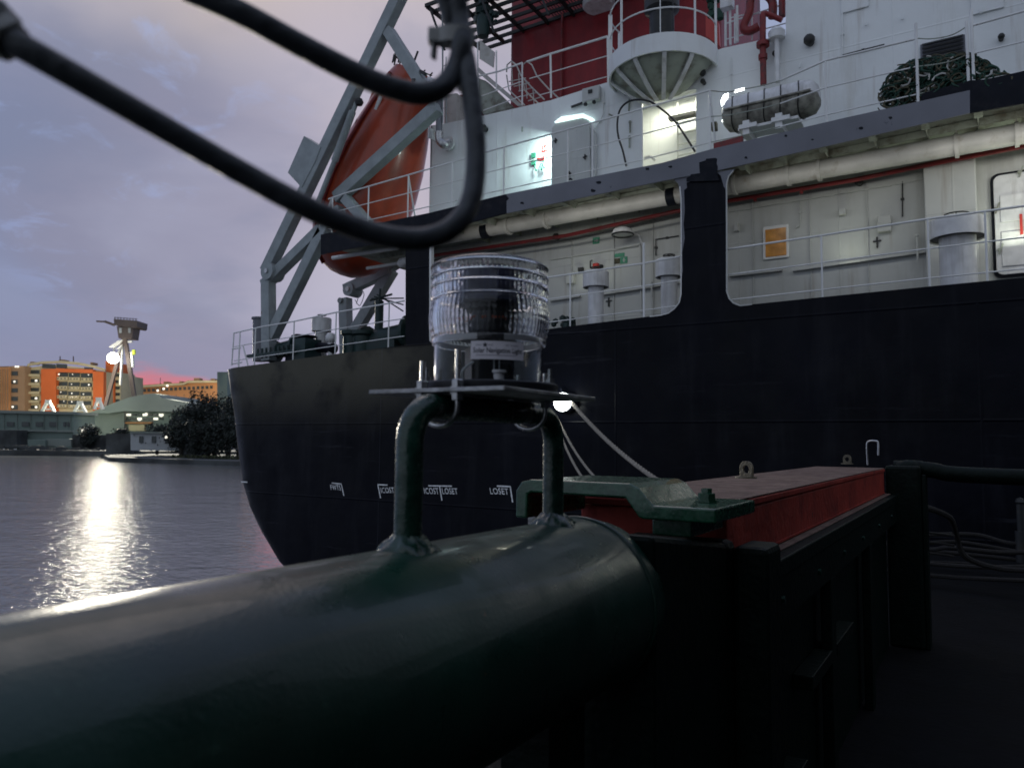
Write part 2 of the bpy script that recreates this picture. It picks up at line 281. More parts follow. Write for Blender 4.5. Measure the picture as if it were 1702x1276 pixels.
# ------------------------------------------------------------------ mesh building
ORG = {}
def sup(v): return v if isinstance(v, Vector) else Vector(v)
class MB:
    def __init__(s): s.v = []; s.f = []; s.m = []; s.mi = 0
    def face(s, *ix): s.f.append(tuple(ix)); s.m.append(s.mi); return s
    def poly(s, pts):
        k = len(s.v); s.v += [sup(p) for p in pts]; s.face(*range(k, k+len(pts))); return s
    def box8(s, p):
        k = len(s.v); s.v += [sup(q) for q in p]
        for f in ((0, 3, 2, 1), (4, 5, 6, 7), (0, 1, 5, 4), (1, 2, 6, 5), (2, 3, 7, 6), (3, 0, 4, 7)): s.face(*[k+i for i in f])
        return s
    def box(s, lo, hi):
        (a, b, c), (d, e, f) = lo, hi
        return s.box8([(a, b, c), (d, b, c), (d, e, c), (a, e, c), (a, b, f), (d, b, f), (d, e, f), (a, e, f)])
    def obox(s, c, u, v, w, su, sv, sw):
        u = u.normalized()*su/2; v = v.normalized()*sv/2; w = w.normalized()*sw/2; c = sup(c)
        return s.box8([c-u-v-w, c+u-v-w, c+u+v-w, c-u+v-w, c-u-v+w, c+u-v+w, c+u+v+w, c-u+v+w])
    def beam(s, a, b, w, h, side=None):
        a = sup(a); b = sup(b); d = (b-a).normalized(); side = sup(side) if side is not None else V((0, 1, 0))
        n = d.cross(side)
        if n.length < 1e-4: n = d.cross(V((1, 0, 0)))
        n.normalize(); side = n.cross(d).normalized()
        return s.obox((a+b)/2, d, side, n, (b-a).length, w, h)
    def prism(s, pts, ext):
        pts = [sup(p) for p in pts]; ext = sup(ext); k = len(s.v); n = len(pts)
        s.v += pts+[p+ext for p in pts]
        s.face(*range(k, k+n)); s.face(*reversed(range(k+n, k+2*n)))
        for i in range(n): s.face(k+i, k+n+i, k+n+(i+1) % n, k+(i+1) % n)
        return s
    def tube(s, pts, r, seg=8, cap=True, closed=False):
        pts = [sup(p) for p in pts]; n = len(pts); rs = r if isinstance(r, (list, tuple)) else [r]*n
        k = len(s.v); nrm = None
        for i in range(n):
            if closed: d = pts[(i+1) % n]-pts[i-1]
            else: d = pts[min(i+1, n-1)]-pts[max(i-1, 0)]
            d.normalize()
            if nrm is None:
                nrm = d.orthogonal().normalized()
            nrm = (nrm-d*nrm.dot(d)).normalized(); b = d.cross(nrm)
            for j in range(seg):
                a = 2*math.pi*j/seg; s.v.append(pts[i]+(nrm*math.cos(a)+b*math.sin(a))*rs[i])
        for i in range(n if closed else n-1):
            i2 = (i+1) % n
            for j in range(seg): s.face(k+i*seg+j, k+i*seg+(j+1) % seg, k+i2*seg+(j+1) % seg, k+i2*seg+j)
        if cap and not closed:
            s.face(*[k+j for j in reversed(range(seg))]); s.face(*[k+(n-1)*seg+j for j in range(seg)])
        return s
    def lathe(s, c, prof, seg=24, axis=V((0, 0, 1)), rib=None, a0=0, a1=2*math.pi):
        c = sup(c); axis = axis.normalized(); u = axis.orthogonal().normalized() if abs(axis.z) < .99 else V((1, 0, 0)); w = axis.cross(u)
        k = len(s.v); n = len(prof); full = abs(a1-a0-2*math.pi) < 1e-6; cols = seg if full else seg+1
        for i, (r, z) in enumerate(prof):
            for j in range(cols):
                a = a0+(a1-a0)*j/seg; rr = rib(r, z, a, i) if rib else r
                s.v.append(c+axis*z+(u*math.cos(a)+w*math.sin(a))*rr)
        for i in range(n-1):
            for j in range(seg):
                j2 = (j+1) % cols
                s.face(k+i*cols+j, k+i*cols+j2, k+(i+1)*cols+j2, k+(i+1)*cols+j)
        return s
    def ball(s, c, r, seg=12, sq=(1, 1, 1)):
        k = len(s.v); c = sup(c); rings = seg//2
        for i in range(rings+1):
            t = math.pi*i/rings
            for j in range(seg):
                a = 2*math.pi*j/seg; s.v.append(c+V((math.sin(t)*math.cos(a)*sq[0], math.sin(t)*math.sin(a)*sq[1], math.cos(t)*sq[2]))*r)
        for i in range(rings):
            for j in range(seg): s.face(k+i*seg+j, k+(i+1)*seg+j, k+(i+1)*seg+(j+1) % seg, k+i*seg+(j+1) % seg)
        return s
    def build(s, name, m, parent=None, smooth=40, bevel=0., label=None, tri=False):
        o0 = ORG.get(parent.name, V((0, 0, 0))) if parent else V((0, 0, 0))
        me = bpy.data.meshes.new(name); me.from_pydata([tuple(v-o0) for v in s.v], [], s.f)
        ms = m if isinstance(m, (list, tuple)) else [m]
        for q in ms: me.materials.append(q)
        if len(ms) > 1:
            for p, i in zip(me.polygons, s.m): p.material_index = i
        import bmesh
        b = bmesh.new(); b.from_mesh(me)
        bmesh.ops.remove_doubles(b, verts=b.verts, dist=1e-5)
        if tri: bmesh.ops.triangulate(b, faces=b.faces)
        bmesh.ops.recalc_face_normals(b, faces=b.faces); b.to_mesh(me); b.free()
        if smooth:
            for p in me.polygons: p.use_smooth = True
            try: me.set_sharp_from_angle(angle=math.radians(smooth))
            except Exception: pass
        o = bpy.data.objects.new(name, me); COL.objects.link(o)
        if parent: o.parent = parent; ORG[o.name] = o0
        if bevel:
            md = o.modifiers.new('bevel', 'BEVEL'); md.width = bevel; md.segments = 2; md.limit_method = 'ANGLE'; md.angle_limit = math.radians(40)
        if label: o['label'] = label
        return o
def tag(o, label, cat, group=None, kind=None):
    o['label'] = label; o['category'] = cat
    if group: o['group'] = group
    if kind: o['kind'] = kind
    return o
def thing(name, loc, label, cat, group=None):
    o = bpy.data.objects.new(name, None); COL.objects.link(o); o.location = sup(loc); o.empty_display_size = .2
    ORG[o.name] = sup(loc).copy(); return tag(o, label, cat, group)
def struct(o): o['kind'] = 'structure'; return o
def light(name, kind, loc, e, col, size=.2, target=None, sy=None, spread=None):
    l = bpy.data.lights.new(name, kind); l.energy = e; l.color = col
    if kind == 'AREA':
        l.size = size
        if sy: l.shape = 'RECTANGLE'; l.size_y = sy
    else: l.shadow_soft_size = size
    o = bpy.data.objects.new(name, l); COL.objects.link(o); o.location = sup(loc)
    if target is not None: o.rotation_euler = (sup(target)-sup(loc)).to_track_quat('-Z', 'Y').to_euler()
    return o
def text_polys(s, size=1., bold=.0, track=1.):
    cu = bpy.data.curves.new('t', 'FONT'); cu.body = s; cu.size = size; cu.offset = bold; cu.space_character = track
    o = bpy.data.objects.new('t', cu); COL.objects.link(o)
    me = bpy.data.meshes.new_from_object(o)
    vs = [v.co.copy() for v in me.vertices]; fs = [tuple(p.vertices) for p in me.polygons]
    bpy.data.objects.remove(o); bpy.data.curves.remove(cu); bpy.data.meshes.remove(me)
    w = max(v.x for v in vs)-min(v.x for v in vs); x0 = min(v.x for v in vs)
    return [(v.x-x0, v.y) for v in vs], fs, w
def spline(pts, n=8):
    pts = [sup(p) for p in pts]; out = []
    for i in range(len(pts)-1):
        p0 = pts[max(i-1, 0)]; p1 = pts[i]; p2 = pts[i+1]; p3 = pts[min(i+2, len(pts)-1)]
        for k in range(n):
            t = k/n; out.append(.5*((2*p1)+(p2-p0)*t+(2*p0-5*p1+4*p2-p3)*t*t+(3*p1-p0-3*p2+p3)*t**3))
    out.append(pts[-1]); return out
def lerp(pts, x):
    for (a, b), (c, d) in zip(pts, pts[1:]):
        if x <= c: return b+(d-b)*(x-a)/(c-a)
    (a, b), (c, d) = pts[-2:]; return b+(d-b)*(x-a)/(c-a)
# ------------------------------------------------------------------ water
HY = 13.4           # the ship's side is the plane y = HY
def hull_x_of(px, y=HY): return Y(px, 600, y).x
wb = MB(); wb.poly([(-1500, -60, 0), (600, -60, 0), (600, 1500, 0), (-1500, 1500, 0)])
wm = mat('harbour_water', (.17, .175, .18), .05, spec=.5, ior=1.33)
t = wm.node_tree; p = t.nodes['Principled BSDF']
tcw = t.nodes.new('ShaderNodeTexCoord'); prev = None
for sc_, det, dist, st in ((.22, 3, .22, .5), (1.3, 4, .105, .7), (5., 4, .034, .8)):
    mpw = t.nodes.new('ShaderNodeMapping'); mpw.inputs['Rotation'].default_value = (0, 0, math.radians(25)); mpw.inputs['Scale'].default_value = (1, 1.5, 1)
    t.links.new(tcw.outputs['Object'], mpw.inputs[0])
    nz = t.nodes.new('ShaderNodeTexNoise'); nz.inputs['Scale'].default_value = sc_; nz.inputs['Detail'].default_value = det; t.links.new(mpw.outputs[0], nz.inputs['Vector'])
    b = t.nodes.new('ShaderNodeBump'); b.inputs['Distance'].default_value = dist; b.inputs['Strength'].default_value = st
    t.links.new(nz.outputs[0], b.inputs['Height'])
    if prev: t.links.new(prev.outputs[0], b.inputs['Normal'])
    prev = b
t.links.new(prev.outputs[0], p.inputs['Normal'])
struct(wb.build('water', wm, smooth=0))

# ------------------------------------------------------------------ the ship
ship = thing('cargo_ship', (-6, HY, 0), 'black hulled ship with grey white superstructure and dark red funnel moored alongside', 'ship')
def part(mb, name, m, parent=ship, **k): return mb.build(name, m, parent, **k)
DECK = [(373, 613), (545, 590), (673, 573), (712, 573), (940, 543), (1100, 523.5), (1225, 508.5), (1364, 494), (1540, 476), (1702, 461), (1960, 434)]
def dz(px): return Y(px, lerp(DECK, px), HY).z
XS, XE = Y(380, 600, HY).x, 48.
# stern quarter: rows of one rounded plan shape, running aft and down under the counter
rows = [(7.0, -17.66), (6.4, -17.52), (5.64, -17.30), (4.8, -17.12), (3.86, -16.86), (3.2, -16.52), (2.6, -16.05), (1.86, -15.30), (1.1, -14.1), (.5, -12.9), (-.6, -11.4)]
RR = 1.2; hb = MB(); grid = []
def sternrow(z, qx):
    xs = qx-.654*RR; row = []
    row.append(V((xs, 24, z))); row.append(V((xs, 19, z)))
    for k in range(9):
        a = math.pi/2*k/8; row.append(V((xs+RR-RR*math.cos(a), HY+RR-RR*math.sin(a), z)))
    x0 = xs+RR
    for k in range(1, 7): row.append(V((x0+(-11.2-x0)*k/6, HY, z)))
    return row
r0 = sternrow(*rows[0])
DX = [(Y(a, b, HY).x, Y(a, b, HY).z) for a, b in DECK]
def dzx(x): return lerp(DX, x)
grid.append([V((v.x, v.y, dzx(v.x))) for v in r0])
for z, q in rows[1:]: grid.append(sternrow(z, q))
for i in range(len(grid)-1):
    for j in range(len(grid[0])-1):
        a, b, c_, d = grid[i][j], grid[i][j+1], grid[i+1][j+1], grid[i+1][j]
        if (a-b).length < 1e-4: continue
        hb.poly([a, b, c_, d])
# comb shaped side plate with the two pillars; measured on the ship's side plane
P = lambda a, b: Y(a, b, HY)
px11 = 851+1  # placeholder
comb = [V((-11.2, HY, -.6)), V((-11.2, HY, dzx(-11.2)))]
comb += [P(*q) for q in ((674, 572.5), (674, 398), (713, 390), (713, 566), (719, 572), (730, 571), (940, 543), (1098, 523.5), (1112, 520), (1122, 512), (1129, 502), (1131.5, 488), (1132, 400), (1131.5, 322), (1127, 305), (1118, 297), (1222, 281), (1213, 290), (1207.5, 305), (1207.8, 400), (1207.8, 484), (1211, 495), (1218, 503), (1228, 508), (1364, 494), (1545, 476), (1702, 461))]
comb += [V((XE, HY, dzx(XE))), V((XE, HY, -.6))]
hb.prism(comb, (0, .012, 0))
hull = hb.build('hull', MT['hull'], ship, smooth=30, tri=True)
# main deck behind the side plating and the far parts that close the hull
mb = MB(); mb.prism([V((-17.4, HY+.05, 6.86)), V((XE, HY+.05, 7.42)), V((XE, 24, 7.42)), V((-17.4, 24, 6.86))], (0, 0, -.1)); part(mb, 'main_deck', MT['dark'], smooth=0)
# grey streak paint along the pillar, a worn strip left where the black was cut in
random.seed(3)
mb = MB()
def ragged(pts, y, ext=.004):
    mb.prism([Y(a, b, y) for a, b in pts], (0, ext, 0))
ragged([(1118, 297), (1146, 291), (1147, 302), (1141, 304), (1142, 312), (1137, 316), (1138, 352), (1136, 372), (1138, 396), (1134, 420), (1135, 450), (1132, 470), (1132, 488), (1131.6, 400), (1131.5, 322), (1127, 305)], HY-.005)
part(mb, 'worn_paint', MT['fascia'], smooth=0, tri=True); mb = MB()
ragged([(1190, 286), (1222, 281), (1213, 290), (1207.5, 305), (1207.8, 318), (1203, 310), (1198, 292)], HY-.005)
part(mb, 'worn_paint', MT['fascia'], smooth=0, tri=True)
mb = MB(); mb.box((6.5, 15.5, 7), (46, 24, 27)); part(mb, 'forward_house', MT['white'], smooth=0); mb = MB(); mb.box((9.2, HY-.03, 10.2), (47, 15.6, 10.7)); part(mb, 'forward_deck', MT['under'], smooth=0)
# light flanges round the openings
part(MB().tube([Y(a, b, HY-.01) for a, b in ((1219, 284), (1211, 293), (1207.6, 306), (1208, 400), (1208, 484), (1212, 496), (1219, 503.5), (1230, 508), (1250, 506))], .014, 6), 'opening_rim', MT['white_low'])
part(MB().tube([Y(a, b, HY-.01) for a, b in ((1130, 310), (1132, 330), (1132.4, 400), (1132, 488), (1129, 503), (1121, 513), (1111, 520.5), (1098, 524), (1080, 526))], .012, 6), 'opening_rim', MT['rail'])
mb = MB(); mb.beam(Y(717, 396, HY+.06), Y(717, 568, HY+.06), .10, .07)
part(mb, 'opening_flange', MT['rail'])
# load line style block marks for tank frames
def mark(words, pxy, end, bracket, h):
    h *= 1.12
    m_ = MB()
    vs, fs, w = text_polys(words, 1., .008, 1.1)
    (x0, y0), (x1, y1) = pxy, end
    def pt(u, v): return Y(x0+(x1-x0)*u-v*h*-.0+(1-v)*h*.18, y0+(y1-y0)*u-v*h, HY-.006)
    k = len(m_.v); ch = max(q[1] for q in vs)
    m_.v += [pt(a/w, b/ch) for a, b in vs]
    for f in fs: m_.face(*[k+i for i in f])
    for a, b, wd in bracket: 
        m_.beam(Y(a[0], a[1], HY-.006), Y(b[0], b[1], HY-.006), .004, wd)
    o = m_.build('frame_mark', MT['mark'], hull, smooth=0)
mark('FWTS', (548.5, 813.5), (565.5, 814.5), [((551.5, 802.5), (567.5, 804), .026), ((567, 803), (571.5, 823.5), .024)], 7.5)
mark('ICOST', (632, 819), (654, 818.5), [((627.5, 805), (644, 805.8), .028), ((628, 805), (632.5, 827.5), .026)], 8)
mark('ICOST', (704, 820.3), (728, 820.6), [((712, 807), (751, 807.6), .028), ((730.5, 807), (734.5, 831.5), .026)], 8.8)
mark('LOSET', (734, 820.6), (759.5, 820.9), [((751, 807.6), (750, 807.6), .028)], 8.8)
mark('LOSET', (813.5, 820.5), (844, 821.5), [((826, 807.4), (848.5, 808.4), .03), ((848, 808), (852, 834.5), .028)], 9)
mb = MB(); mb.beam(Y(400.5, 800.5, HY-.01), Y(411, 801, HY-.01), .006, .03); mb.build('draught_mark', MT['mark'], hull, smooth=0)
# ------------------------------------------------------------------ upper deck slab with its deep edge
ST = [(533, 390, 423), (713, 354, 388), (840, 323, 355), (1100, 271, 301), (1190, 246, 284), (1400, 197, 237), (1612, 150, 188), (1702, 133, 172), (1960, 72, 118)]
def slab_top(px): return lerp([(a, b) for a, b, c_ in ST], px)
def slab_bot(px): return lerp([(a, c_) for a, b, c_ in ST], px)
HF = HY-.04
def fascia(pa, pb, name, m, ragL=0, ragR=0):
    pxs = [pa]+[a for a, _, _ in ST if pa < a < pb]+[pb]
    m_ = MB(); top = [Y(p_, slab_top(p_), HF) for p_ in pxs]; bot = [Y(p_, slab_bot(p_), HF) for p_ in pxs]
    if ragR:
        for k in range(1, 7):
            q = pb+random.uniform(-ragR, ragR); yy = slab_top(pb)+(slab_bot(pb)-slab_top(pb))*k/7
            top.append(Y(q, yy, HF))
    m_.prism(top+bot[::-1], (0, .035, 0)); part(m_, name, m, smooth=0, tri=True)
fascia(533, 842, 'deck_edge', MT['black'])
fascia(842.05, 1612, 'deck_edge', MT['fascia'])
fascia(1612.05, 1960, 'deck_edge', MT['black'])
# old black patch that climbs from the pillar onto the deck edge, and small chips
mb = MB()
ragged([(1141, 302), (1141, 296), (1147, 293), (1148, 290), (1163, 288), (1162, 270), (1172, 267), (1174, 264), (1189, 262.5), (1192, 264), (1191, 272), (1193, 277), (1192, 290), (1196, 300)], HF-.004)
for q in ((1076, 281, 5), (1114, 277, 4), (995, 303, 5), (986, 317, 5), (948, 298, 4), (868, 338, 4), (1306, 226, 4), (1431, 213, 5), (1480, 196, 4), (1240, 262, 4), (1350, 232, 3)):
    part(mb, 'paint_patch', MT['black'], smooth=0, tri=True); mb = MB()
    a, b, s_ = q; ragged([(a+s_*math.cos(k)*random.uniform(.5, 1.1), b+s_*.6*math.sin(k)*random.uniform(.5, 1.1)) for k in (0, .8, 1.5, 2.4, 3.3, 4.2, 5.2)], HF-.004)
part(mb, 'paint_patch', MT['black'], smooth=0, tri=True); mb = MB()
ragged([(716, 385.), (716, 353.6), (840, 323.3), (846, 330), (838, 338), (842, 354), (780, 369.5)], HF-.0045)
part(mb, 'paint_patch', MT['black'], smooth=0, tri=True)
# deck plate; bottom follows the edge, 8 cm above its lower lip
def slabpt(px, dy, up_): 
    v = Y(px, slab_bot(px) if not up_ else slab_top(px), HF); return V((v.x, v.y+dy, v.z+(.26 if not up_ else -.02)))
for i in range(len(ST)-1):
    pass
mb = MB()
pxs = [a for a, _, _ in ST]
for a, b in zip(pxs, pxs[1:]):
    q = [slabpt(a, .036, 0), slabpt(b, .036, 0), slabpt(b, 9., 0), slabpt(a, 9., 0), slabpt(a, .036, 1), slabpt(b, .036, 1), slabpt(b, 9., 1), slabpt(a, 9., 1)]
    mb.box8(q)
part(mb, 'upper_deck', MT['under'], smooth=0)
# brackets under the deck
bpx = [735, 790, 855, 925, 1000, 1075, 1112, 1226, 1292, 1362, 1446, 1535, 1625, 1720, 1830]
for p_ in bpx:
    v = slabpt(p_, .036, 0); mb = MB()
    mb.prism([v, v+V((0, .0, -.20)), v+V((0, .35, -.17)), v+V((0, 2.1, -.12)), v+V((0, 2.1, 0))], (.02, 0, 0))
    mb.box(v+V((-.05, 0, -.215)), v+V((.07, .36, -.2)))
    part(mb, 'deck_bracket', MT['under'], smooth=0)
mb = MB()
for dy in (.9, 1.6): mb.beam(slabpt(560, dy, 0)+V((0, 0, -.06)), slabpt(1960, dy, 0)+V((0, 0, -.06)), .03, .12)
part(mb, 'deck_girder', MT['under'], smooth=0)
# ------------------------------------------------------------------ lower bulkhead in the side passage
YB = 15.3
def B(a, b, y=YB): return Y(a, b, y)
mb = MB()
x0 = B(700, 500).x
mb.prism([V((x0, YB, 6.9)), V((6.5, YB, 6.9)), V((6.5, YB, 10.42)), V((x0, YB, 10.2))], (0, .05, 0))
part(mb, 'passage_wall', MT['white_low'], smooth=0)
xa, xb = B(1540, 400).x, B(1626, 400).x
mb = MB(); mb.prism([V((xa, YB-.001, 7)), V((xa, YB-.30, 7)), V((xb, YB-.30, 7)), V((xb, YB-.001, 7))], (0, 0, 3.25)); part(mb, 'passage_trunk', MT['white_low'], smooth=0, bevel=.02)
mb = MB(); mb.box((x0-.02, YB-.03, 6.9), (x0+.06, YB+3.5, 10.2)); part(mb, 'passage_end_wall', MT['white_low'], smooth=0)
# low trunking shelf and weld line
for a, b in (((1212, 459), (1300, 449)), ((1318, 450), (1545, 418)), ((915, 500), (965, 492)), ((985, 492), (1128, 470))):
    mb = MB(); mb.beam(B(*a, YB-.05), B(*b, YB-.05), .10, .035); part(mb, 'wall_shelf', MT['white_low'], smooth=0)
# amber window
def panel(cxy, w, h, y, name, m, dep=.05, parent=ship, bev=0., sm=0, tilt=0):
    c_ = Y(cxy[0], cxy[1], y); m_ = MB(); m_.box((c_.x-w/2, y-dep, c_.z-h/2), (c_.x+w/2, y, c_.z+h/2)); return m_.build(name, m, parent, smooth=sm, bevel=bev)
wf = panel((1290, 403), .50, .68, YB-.002, 'window', MT['rail'], .05, bev=.03)
panel((1289.5, 403), .40, .56, YB-.05, 'pane', MT['amber'], .02, parent=wf, bev=.03)
mb = MB(); q = Y(1289.5, 403, YB-.075)
mb.beam(q+V((.03, 0, -.27)), q+V((.03, 0, .27)), .012, .03); mb.build('blind_fold', MT['amber'], wf, smooth=0)
# duct under the deck with collars, two dark couplings
def ductpt(px): return Y(px, lerp([(700, 401), (806, 384), (845, 376), (910, 365), (1117, 327), (1215, 308), (1330, 288), (1430, 272), (1560, 248), (1702, 222), (1900, 186)], px), 14.35)
DR = .175
def duct(pa, pb, m, name, r): mb = MB(); mb.tube([ductpt(pa), ductpt((pa+pb)/2), ductpt(pb)], r, 20); return part(mb, name, m)
duct(700, 1900, MT['duct'], 'duct', DR)
duct(803, 814, MT['black'], 'duct_coupling', DR+.012); duct(1110, 1124, MT['black'], 'duct_coupling', DR+.012)
for p_ in (846, 909, 1222, 1311, 1362, 1590, 1690):
    mb = MB(); a, b = ductpt(p_-1), ductpt(p_+1); c_ = ductpt(p_); d = (b-a).normalized()
    mb.tube([c_-d*.03, c_+d*.03], DR+.03, 20); mb.beam(c_+V((0, .0, DR)), c_+V((0, .1, DR+.35)), .04, .02); part(mb, 'duct_hanger', MT['duct'])
mb = MB(); mb.tube([Y(a, b, 14.95) for a, b in ((700, 428), (940, 392), (1120, 352), (1210, 334), (1420, 299), (1560, 270), (1702, 243), (1900, 207))], .045, 8); part(mb, 'fire_main', MT['redpipe'])
mb = MB(); mb.tube([Y(a, b, 15.05) for a, b in ((1540, 268), (1702, 232), (1900, 196))], .03, 8); part(mb, 'cable_run', MT['dark']); mb = MB(); mb.tube([Y(a, b, 14.9) for a, b in ((700, 436), (960, 396), (1130, 360))], .02, 6); part(mb, 'cable_run', MT['dark'])
for p_ in (1255, 1332): 
    v = Y(p_, lerp([(1210, 334), (1420, 299)], p_), 14.95); mb = MB(); mb.beam(v, v+V((0, 0, -.1)), .06, .05); mb.build('pipe_clip', MT['redpipe'], ship)
# mushroom ventilators
def mushroom(cx_, ytop, ybot_cap, ybase, rcap, rstem, y, label=None, wheel=True, m=None):
    c_ = Y(cx_, ytop, y); zt = c_.z; zc = Y(cx_, ybot_cap, y).z; zb = Y(cx_, ybase, y).z; m = m or MT['raft']
    mb = MB(); mb.lathe((c_.x, y, zb), [(rstem, 0), (rstem, zc-zb+.12)], 24); v = part(mb, 'ventilator', m, label=label)
    mb = MB(); mb.lathe((c_.x, y, zc), [(rcap-.02, 0.02), (rcap-.02, 0), (rcap, 0), (rcap, (zt-zc)*.94), (rcap*.9, (zt-zc)*1.02), (0, (zt-zc)*1.06)], 28); mb.build('vent_cap', m, v)
    mb = MB(); mb.lathe((c_.x, y, zc+.02), [(rstem, 0), (rcap-.01, 0)], 24); mb.build('vent_skirt', MT['dark'], v)
    if wheel:
        mb = MB(); mb.tube([V((c_.x+rstem*.7*math.cos(a), y+rstem*.7*math.sin(a), zt+.09)) for a in [k*math.pi/6 for k in range(12)]], .012, 6, closed=True)
        mb.tube([(c_.x-rstem*.7, y, zt+.09), (c_.x+rstem*.7, y, zt+.09)], .01, 5); mb.tube([(c_.x, y-rstem*.7, zt+.09), (c_.x, y+rstem*.7, zt+.09)], .01, 5); mb.tube([(c_.x, y, zt), (c_.x, y, zt+.1)], .02, 6)
        mb.build('hand_wheel', MT['dark'], v)
mushroom(990.5, 452, 478, 560, .275, .165, 14.15)
mushroom(1112, 432, 461, 545, .27, .165, 14.15)
mushroom(1590, 366, 397, 490, .42, .27, 14.2)
mushroom(535, 529, 551, 610, .275, .17, 15.2)
# lamp on a bracket, escape signs, fire call point
c_ = B(1035, 388, YB-.42); mb = MB(); mb.lathe(c_, [(0, .14), (.10, .13), (.20, .08), (.235, 0), (.225, -.04), (.2, -.045)], 24); mb.tube([c_+V((.1, .1, .05)), c_+V((.25, .3, .0)), c_+V((.3, .42, -.25))], .02, 6)
lm = part(mb, 'passage_lamp', MT['raft']); mb = MB(); mb.lathe(c_+V((0, 0, -.02)), [(0, 0), (.2, -.005)], 24); mb.build('lamp_glass', MT['steelw'], lm)
mb = MB(); mb.tube([c_+V((.23*math.cos(k*math.pi/8), .23*math.sin(k*math.pi/8), -.03)) for k in range(16)], .02, 6, closed=True); mb.build('lamp_ring', MT['dark'], lm)
mb = MB(); mb.beam(B(1028, 413, YB-.05), B(1064, 406, YB-.05), .05, .03); mb.beam(B(1064, 405, YB-.03), B(1066, 520, YB-.03), .04, .03); part(mb, 'conduit', MT['white_low'])
def sign(cxy, w, h, y, m, mark_=None):
    o = panel(cxy, w, h, y, 'safety_sign', m, .012)
    if mark_:
        q = Y(cxy[0], cxy[1], y-.016); m2 = MB()
        if mark_ == 'arrow':
            m2.box((q.x-w*.3, q.y-.001, q.z-h*.08), (q.x+w*.05, q.y, q.z+h*.08)); m2.prism([q+V((w*.05, 0, -h*.25)), q+V((w*.35, 0, 0)), q+V((w*.05, 0, h*.25))], (0, .001, 0))
            m2.build('arrow', MT['signwhite'], o, smooth=0)
        elif mark_ == 'man':
            m2.box((q.x-w*.06, q.y-.001, q.z-h*.3), (q.x+w*.06, q.y, q.z+h*.12)); m2.ball(q+V((0, 0, h*.24)), h*.1, 8, (1, .02, 1)); m2.box((q.x-w*.2, q.y-.001, q.z-h*.02), (q.x+w*.2, q.y, q.z+h*.06))
            m2.build('figure', MT['signwhite'], o, smooth=0)
        elif mark_ == 'f':
            m2.box((q.x-w*.3, q.y-.001, q.z-h*.32), (q.x-w*.15, q.y, q.z+h*.3)); m2.box((q.x+w*.1, q.y-.001, q.z-h*.32), (q.x+w*.25, q.y, q.z+h*.3)); m2.box((q.x-w*.15, q.y-.001, q.z-h*.1), (q.x+w*.1, q.y, q.z+h*.02))
            m2.build('pictogram', MT['signwhite'], o, smooth=0)
sign((991, 400), .17, .15, YB-.002, MT['signgreen'], 'arrow')
sign((1037, 432.5), .17, .15, YB-.002, MT['signgreen'], 'man')
sign((1026, 434), .13, .12, YB-.002, MT['neto']); sign((1030, 424), .24, .08, YB-.002, MT['signgreen'])
sign((990, 381), .3, .14, YB-.002, MT['under'])
mb = MB(); q = B(990, 443, YB-.06); mb.box(q+V((-.06, -.04, -.07)), q+V((.07, .055, .07))); part(mb, 'call_point', MT['signred'], bevel=.01)
mb = MB(); q = B(981, 445, YB-.05); mb.tube([q, q+V((0, 0, .15)), q+V((.05, 0, .17))], .015, 6); mb.box(q+V((-.3, -.03, -.06)), q+V((-.18, .045, .03))); mb.ball(q+V((.28, 0, 0)), .05, 8); part(mb, 'alarm_fitting', MT['dark'])
def knob(px, py, y, r=.06, m='dark'):
    q = Y(px, py, y); mb = MB(); mb.tube([q+V((0, -.12, 0)), q+V((0, .02, 0))], [r, r*.8], 12); mb.ball(q+V((0, -.12, 0)), r*1.15, 10); part(mb, 'bulkhead_light', MT[m])
knob(928, 395, YB, .07); knob(1429, 305, YB, .07)
for a, b in ((1458, 403), (1108, 498), (1012, 502)):
    q = B(a, b, YB-.01); mb = MB(); mb.beam(q+V((0, 0, -.1)), q+V((0, 0, .1)), .05, .03); mb.beam(q+V((-.07, 0, .02)), q+V((.07, 0, .03)), .04, .02); part(mb, 'cleat', MT['dark'])
for a, b, h in ((1524, 392, .45), (1083, 470, .3)):
    q = B(a, b, YB-.15); mb = MB(); mb.tube([q, q+V((0, 0, -h))], .02, 6); mb.beam(q, q+V((0, .15, 0)), .02, .02); mb.ball(q, .035, 8); part(mb, 'grab_post', MT['white_low'])
mb = MB(); q = Y(930, 540, 14.6)
for k in range(14): mb.ball(q+V((random.uniform(-.35, .3), random.uniform(-.2, .2), random.uniform(-.05, .12))), random.uniform(.05, .1), 7)
part(mb, 'mooring_fitting', MT['winch'])
# weathertight door with black gasket frame at the right
dq = Y(1645, 292, YB-.002); dq2 = Y(1660, 463, YB-.002)
dx0, dz1, dz0 = dq.x, dq.z, dq2.z
def rrect(x0, z0, x1, z1, r, n=5):
    o = []
    for cx_, cz_, a in ((x1-r, z1-r, 0), (x0+r, z1-r, 90), (x0+r, z0+r, 180), (x1-r, z0+r, 270)):
        for k in range(n+1): t_ = math.radians(a+90*k/n); o.append((cx_+r*math.cos(t_), cz_+r*math.sin(t_)))
    return o
door_w = .82
mb = MB(); mb.prism([(x, YB-.05, z) for x, z in rrect(dx0, dz0, dx0+door_w, dz1, .13)], (0, .05, 0)); dr = part(mb, 'door_frame', MT['black'], smooth=0)
mb = MB(); mb.prism([(x, YB-.085, z) for x, z in rrect(dx0+.045, dz0+.045, dx0+door_w-.045, dz1-.045, .11)], (0, .034, 0)); mb.build('door', MT['raft'], dr, smooth=0, bevel=.008)
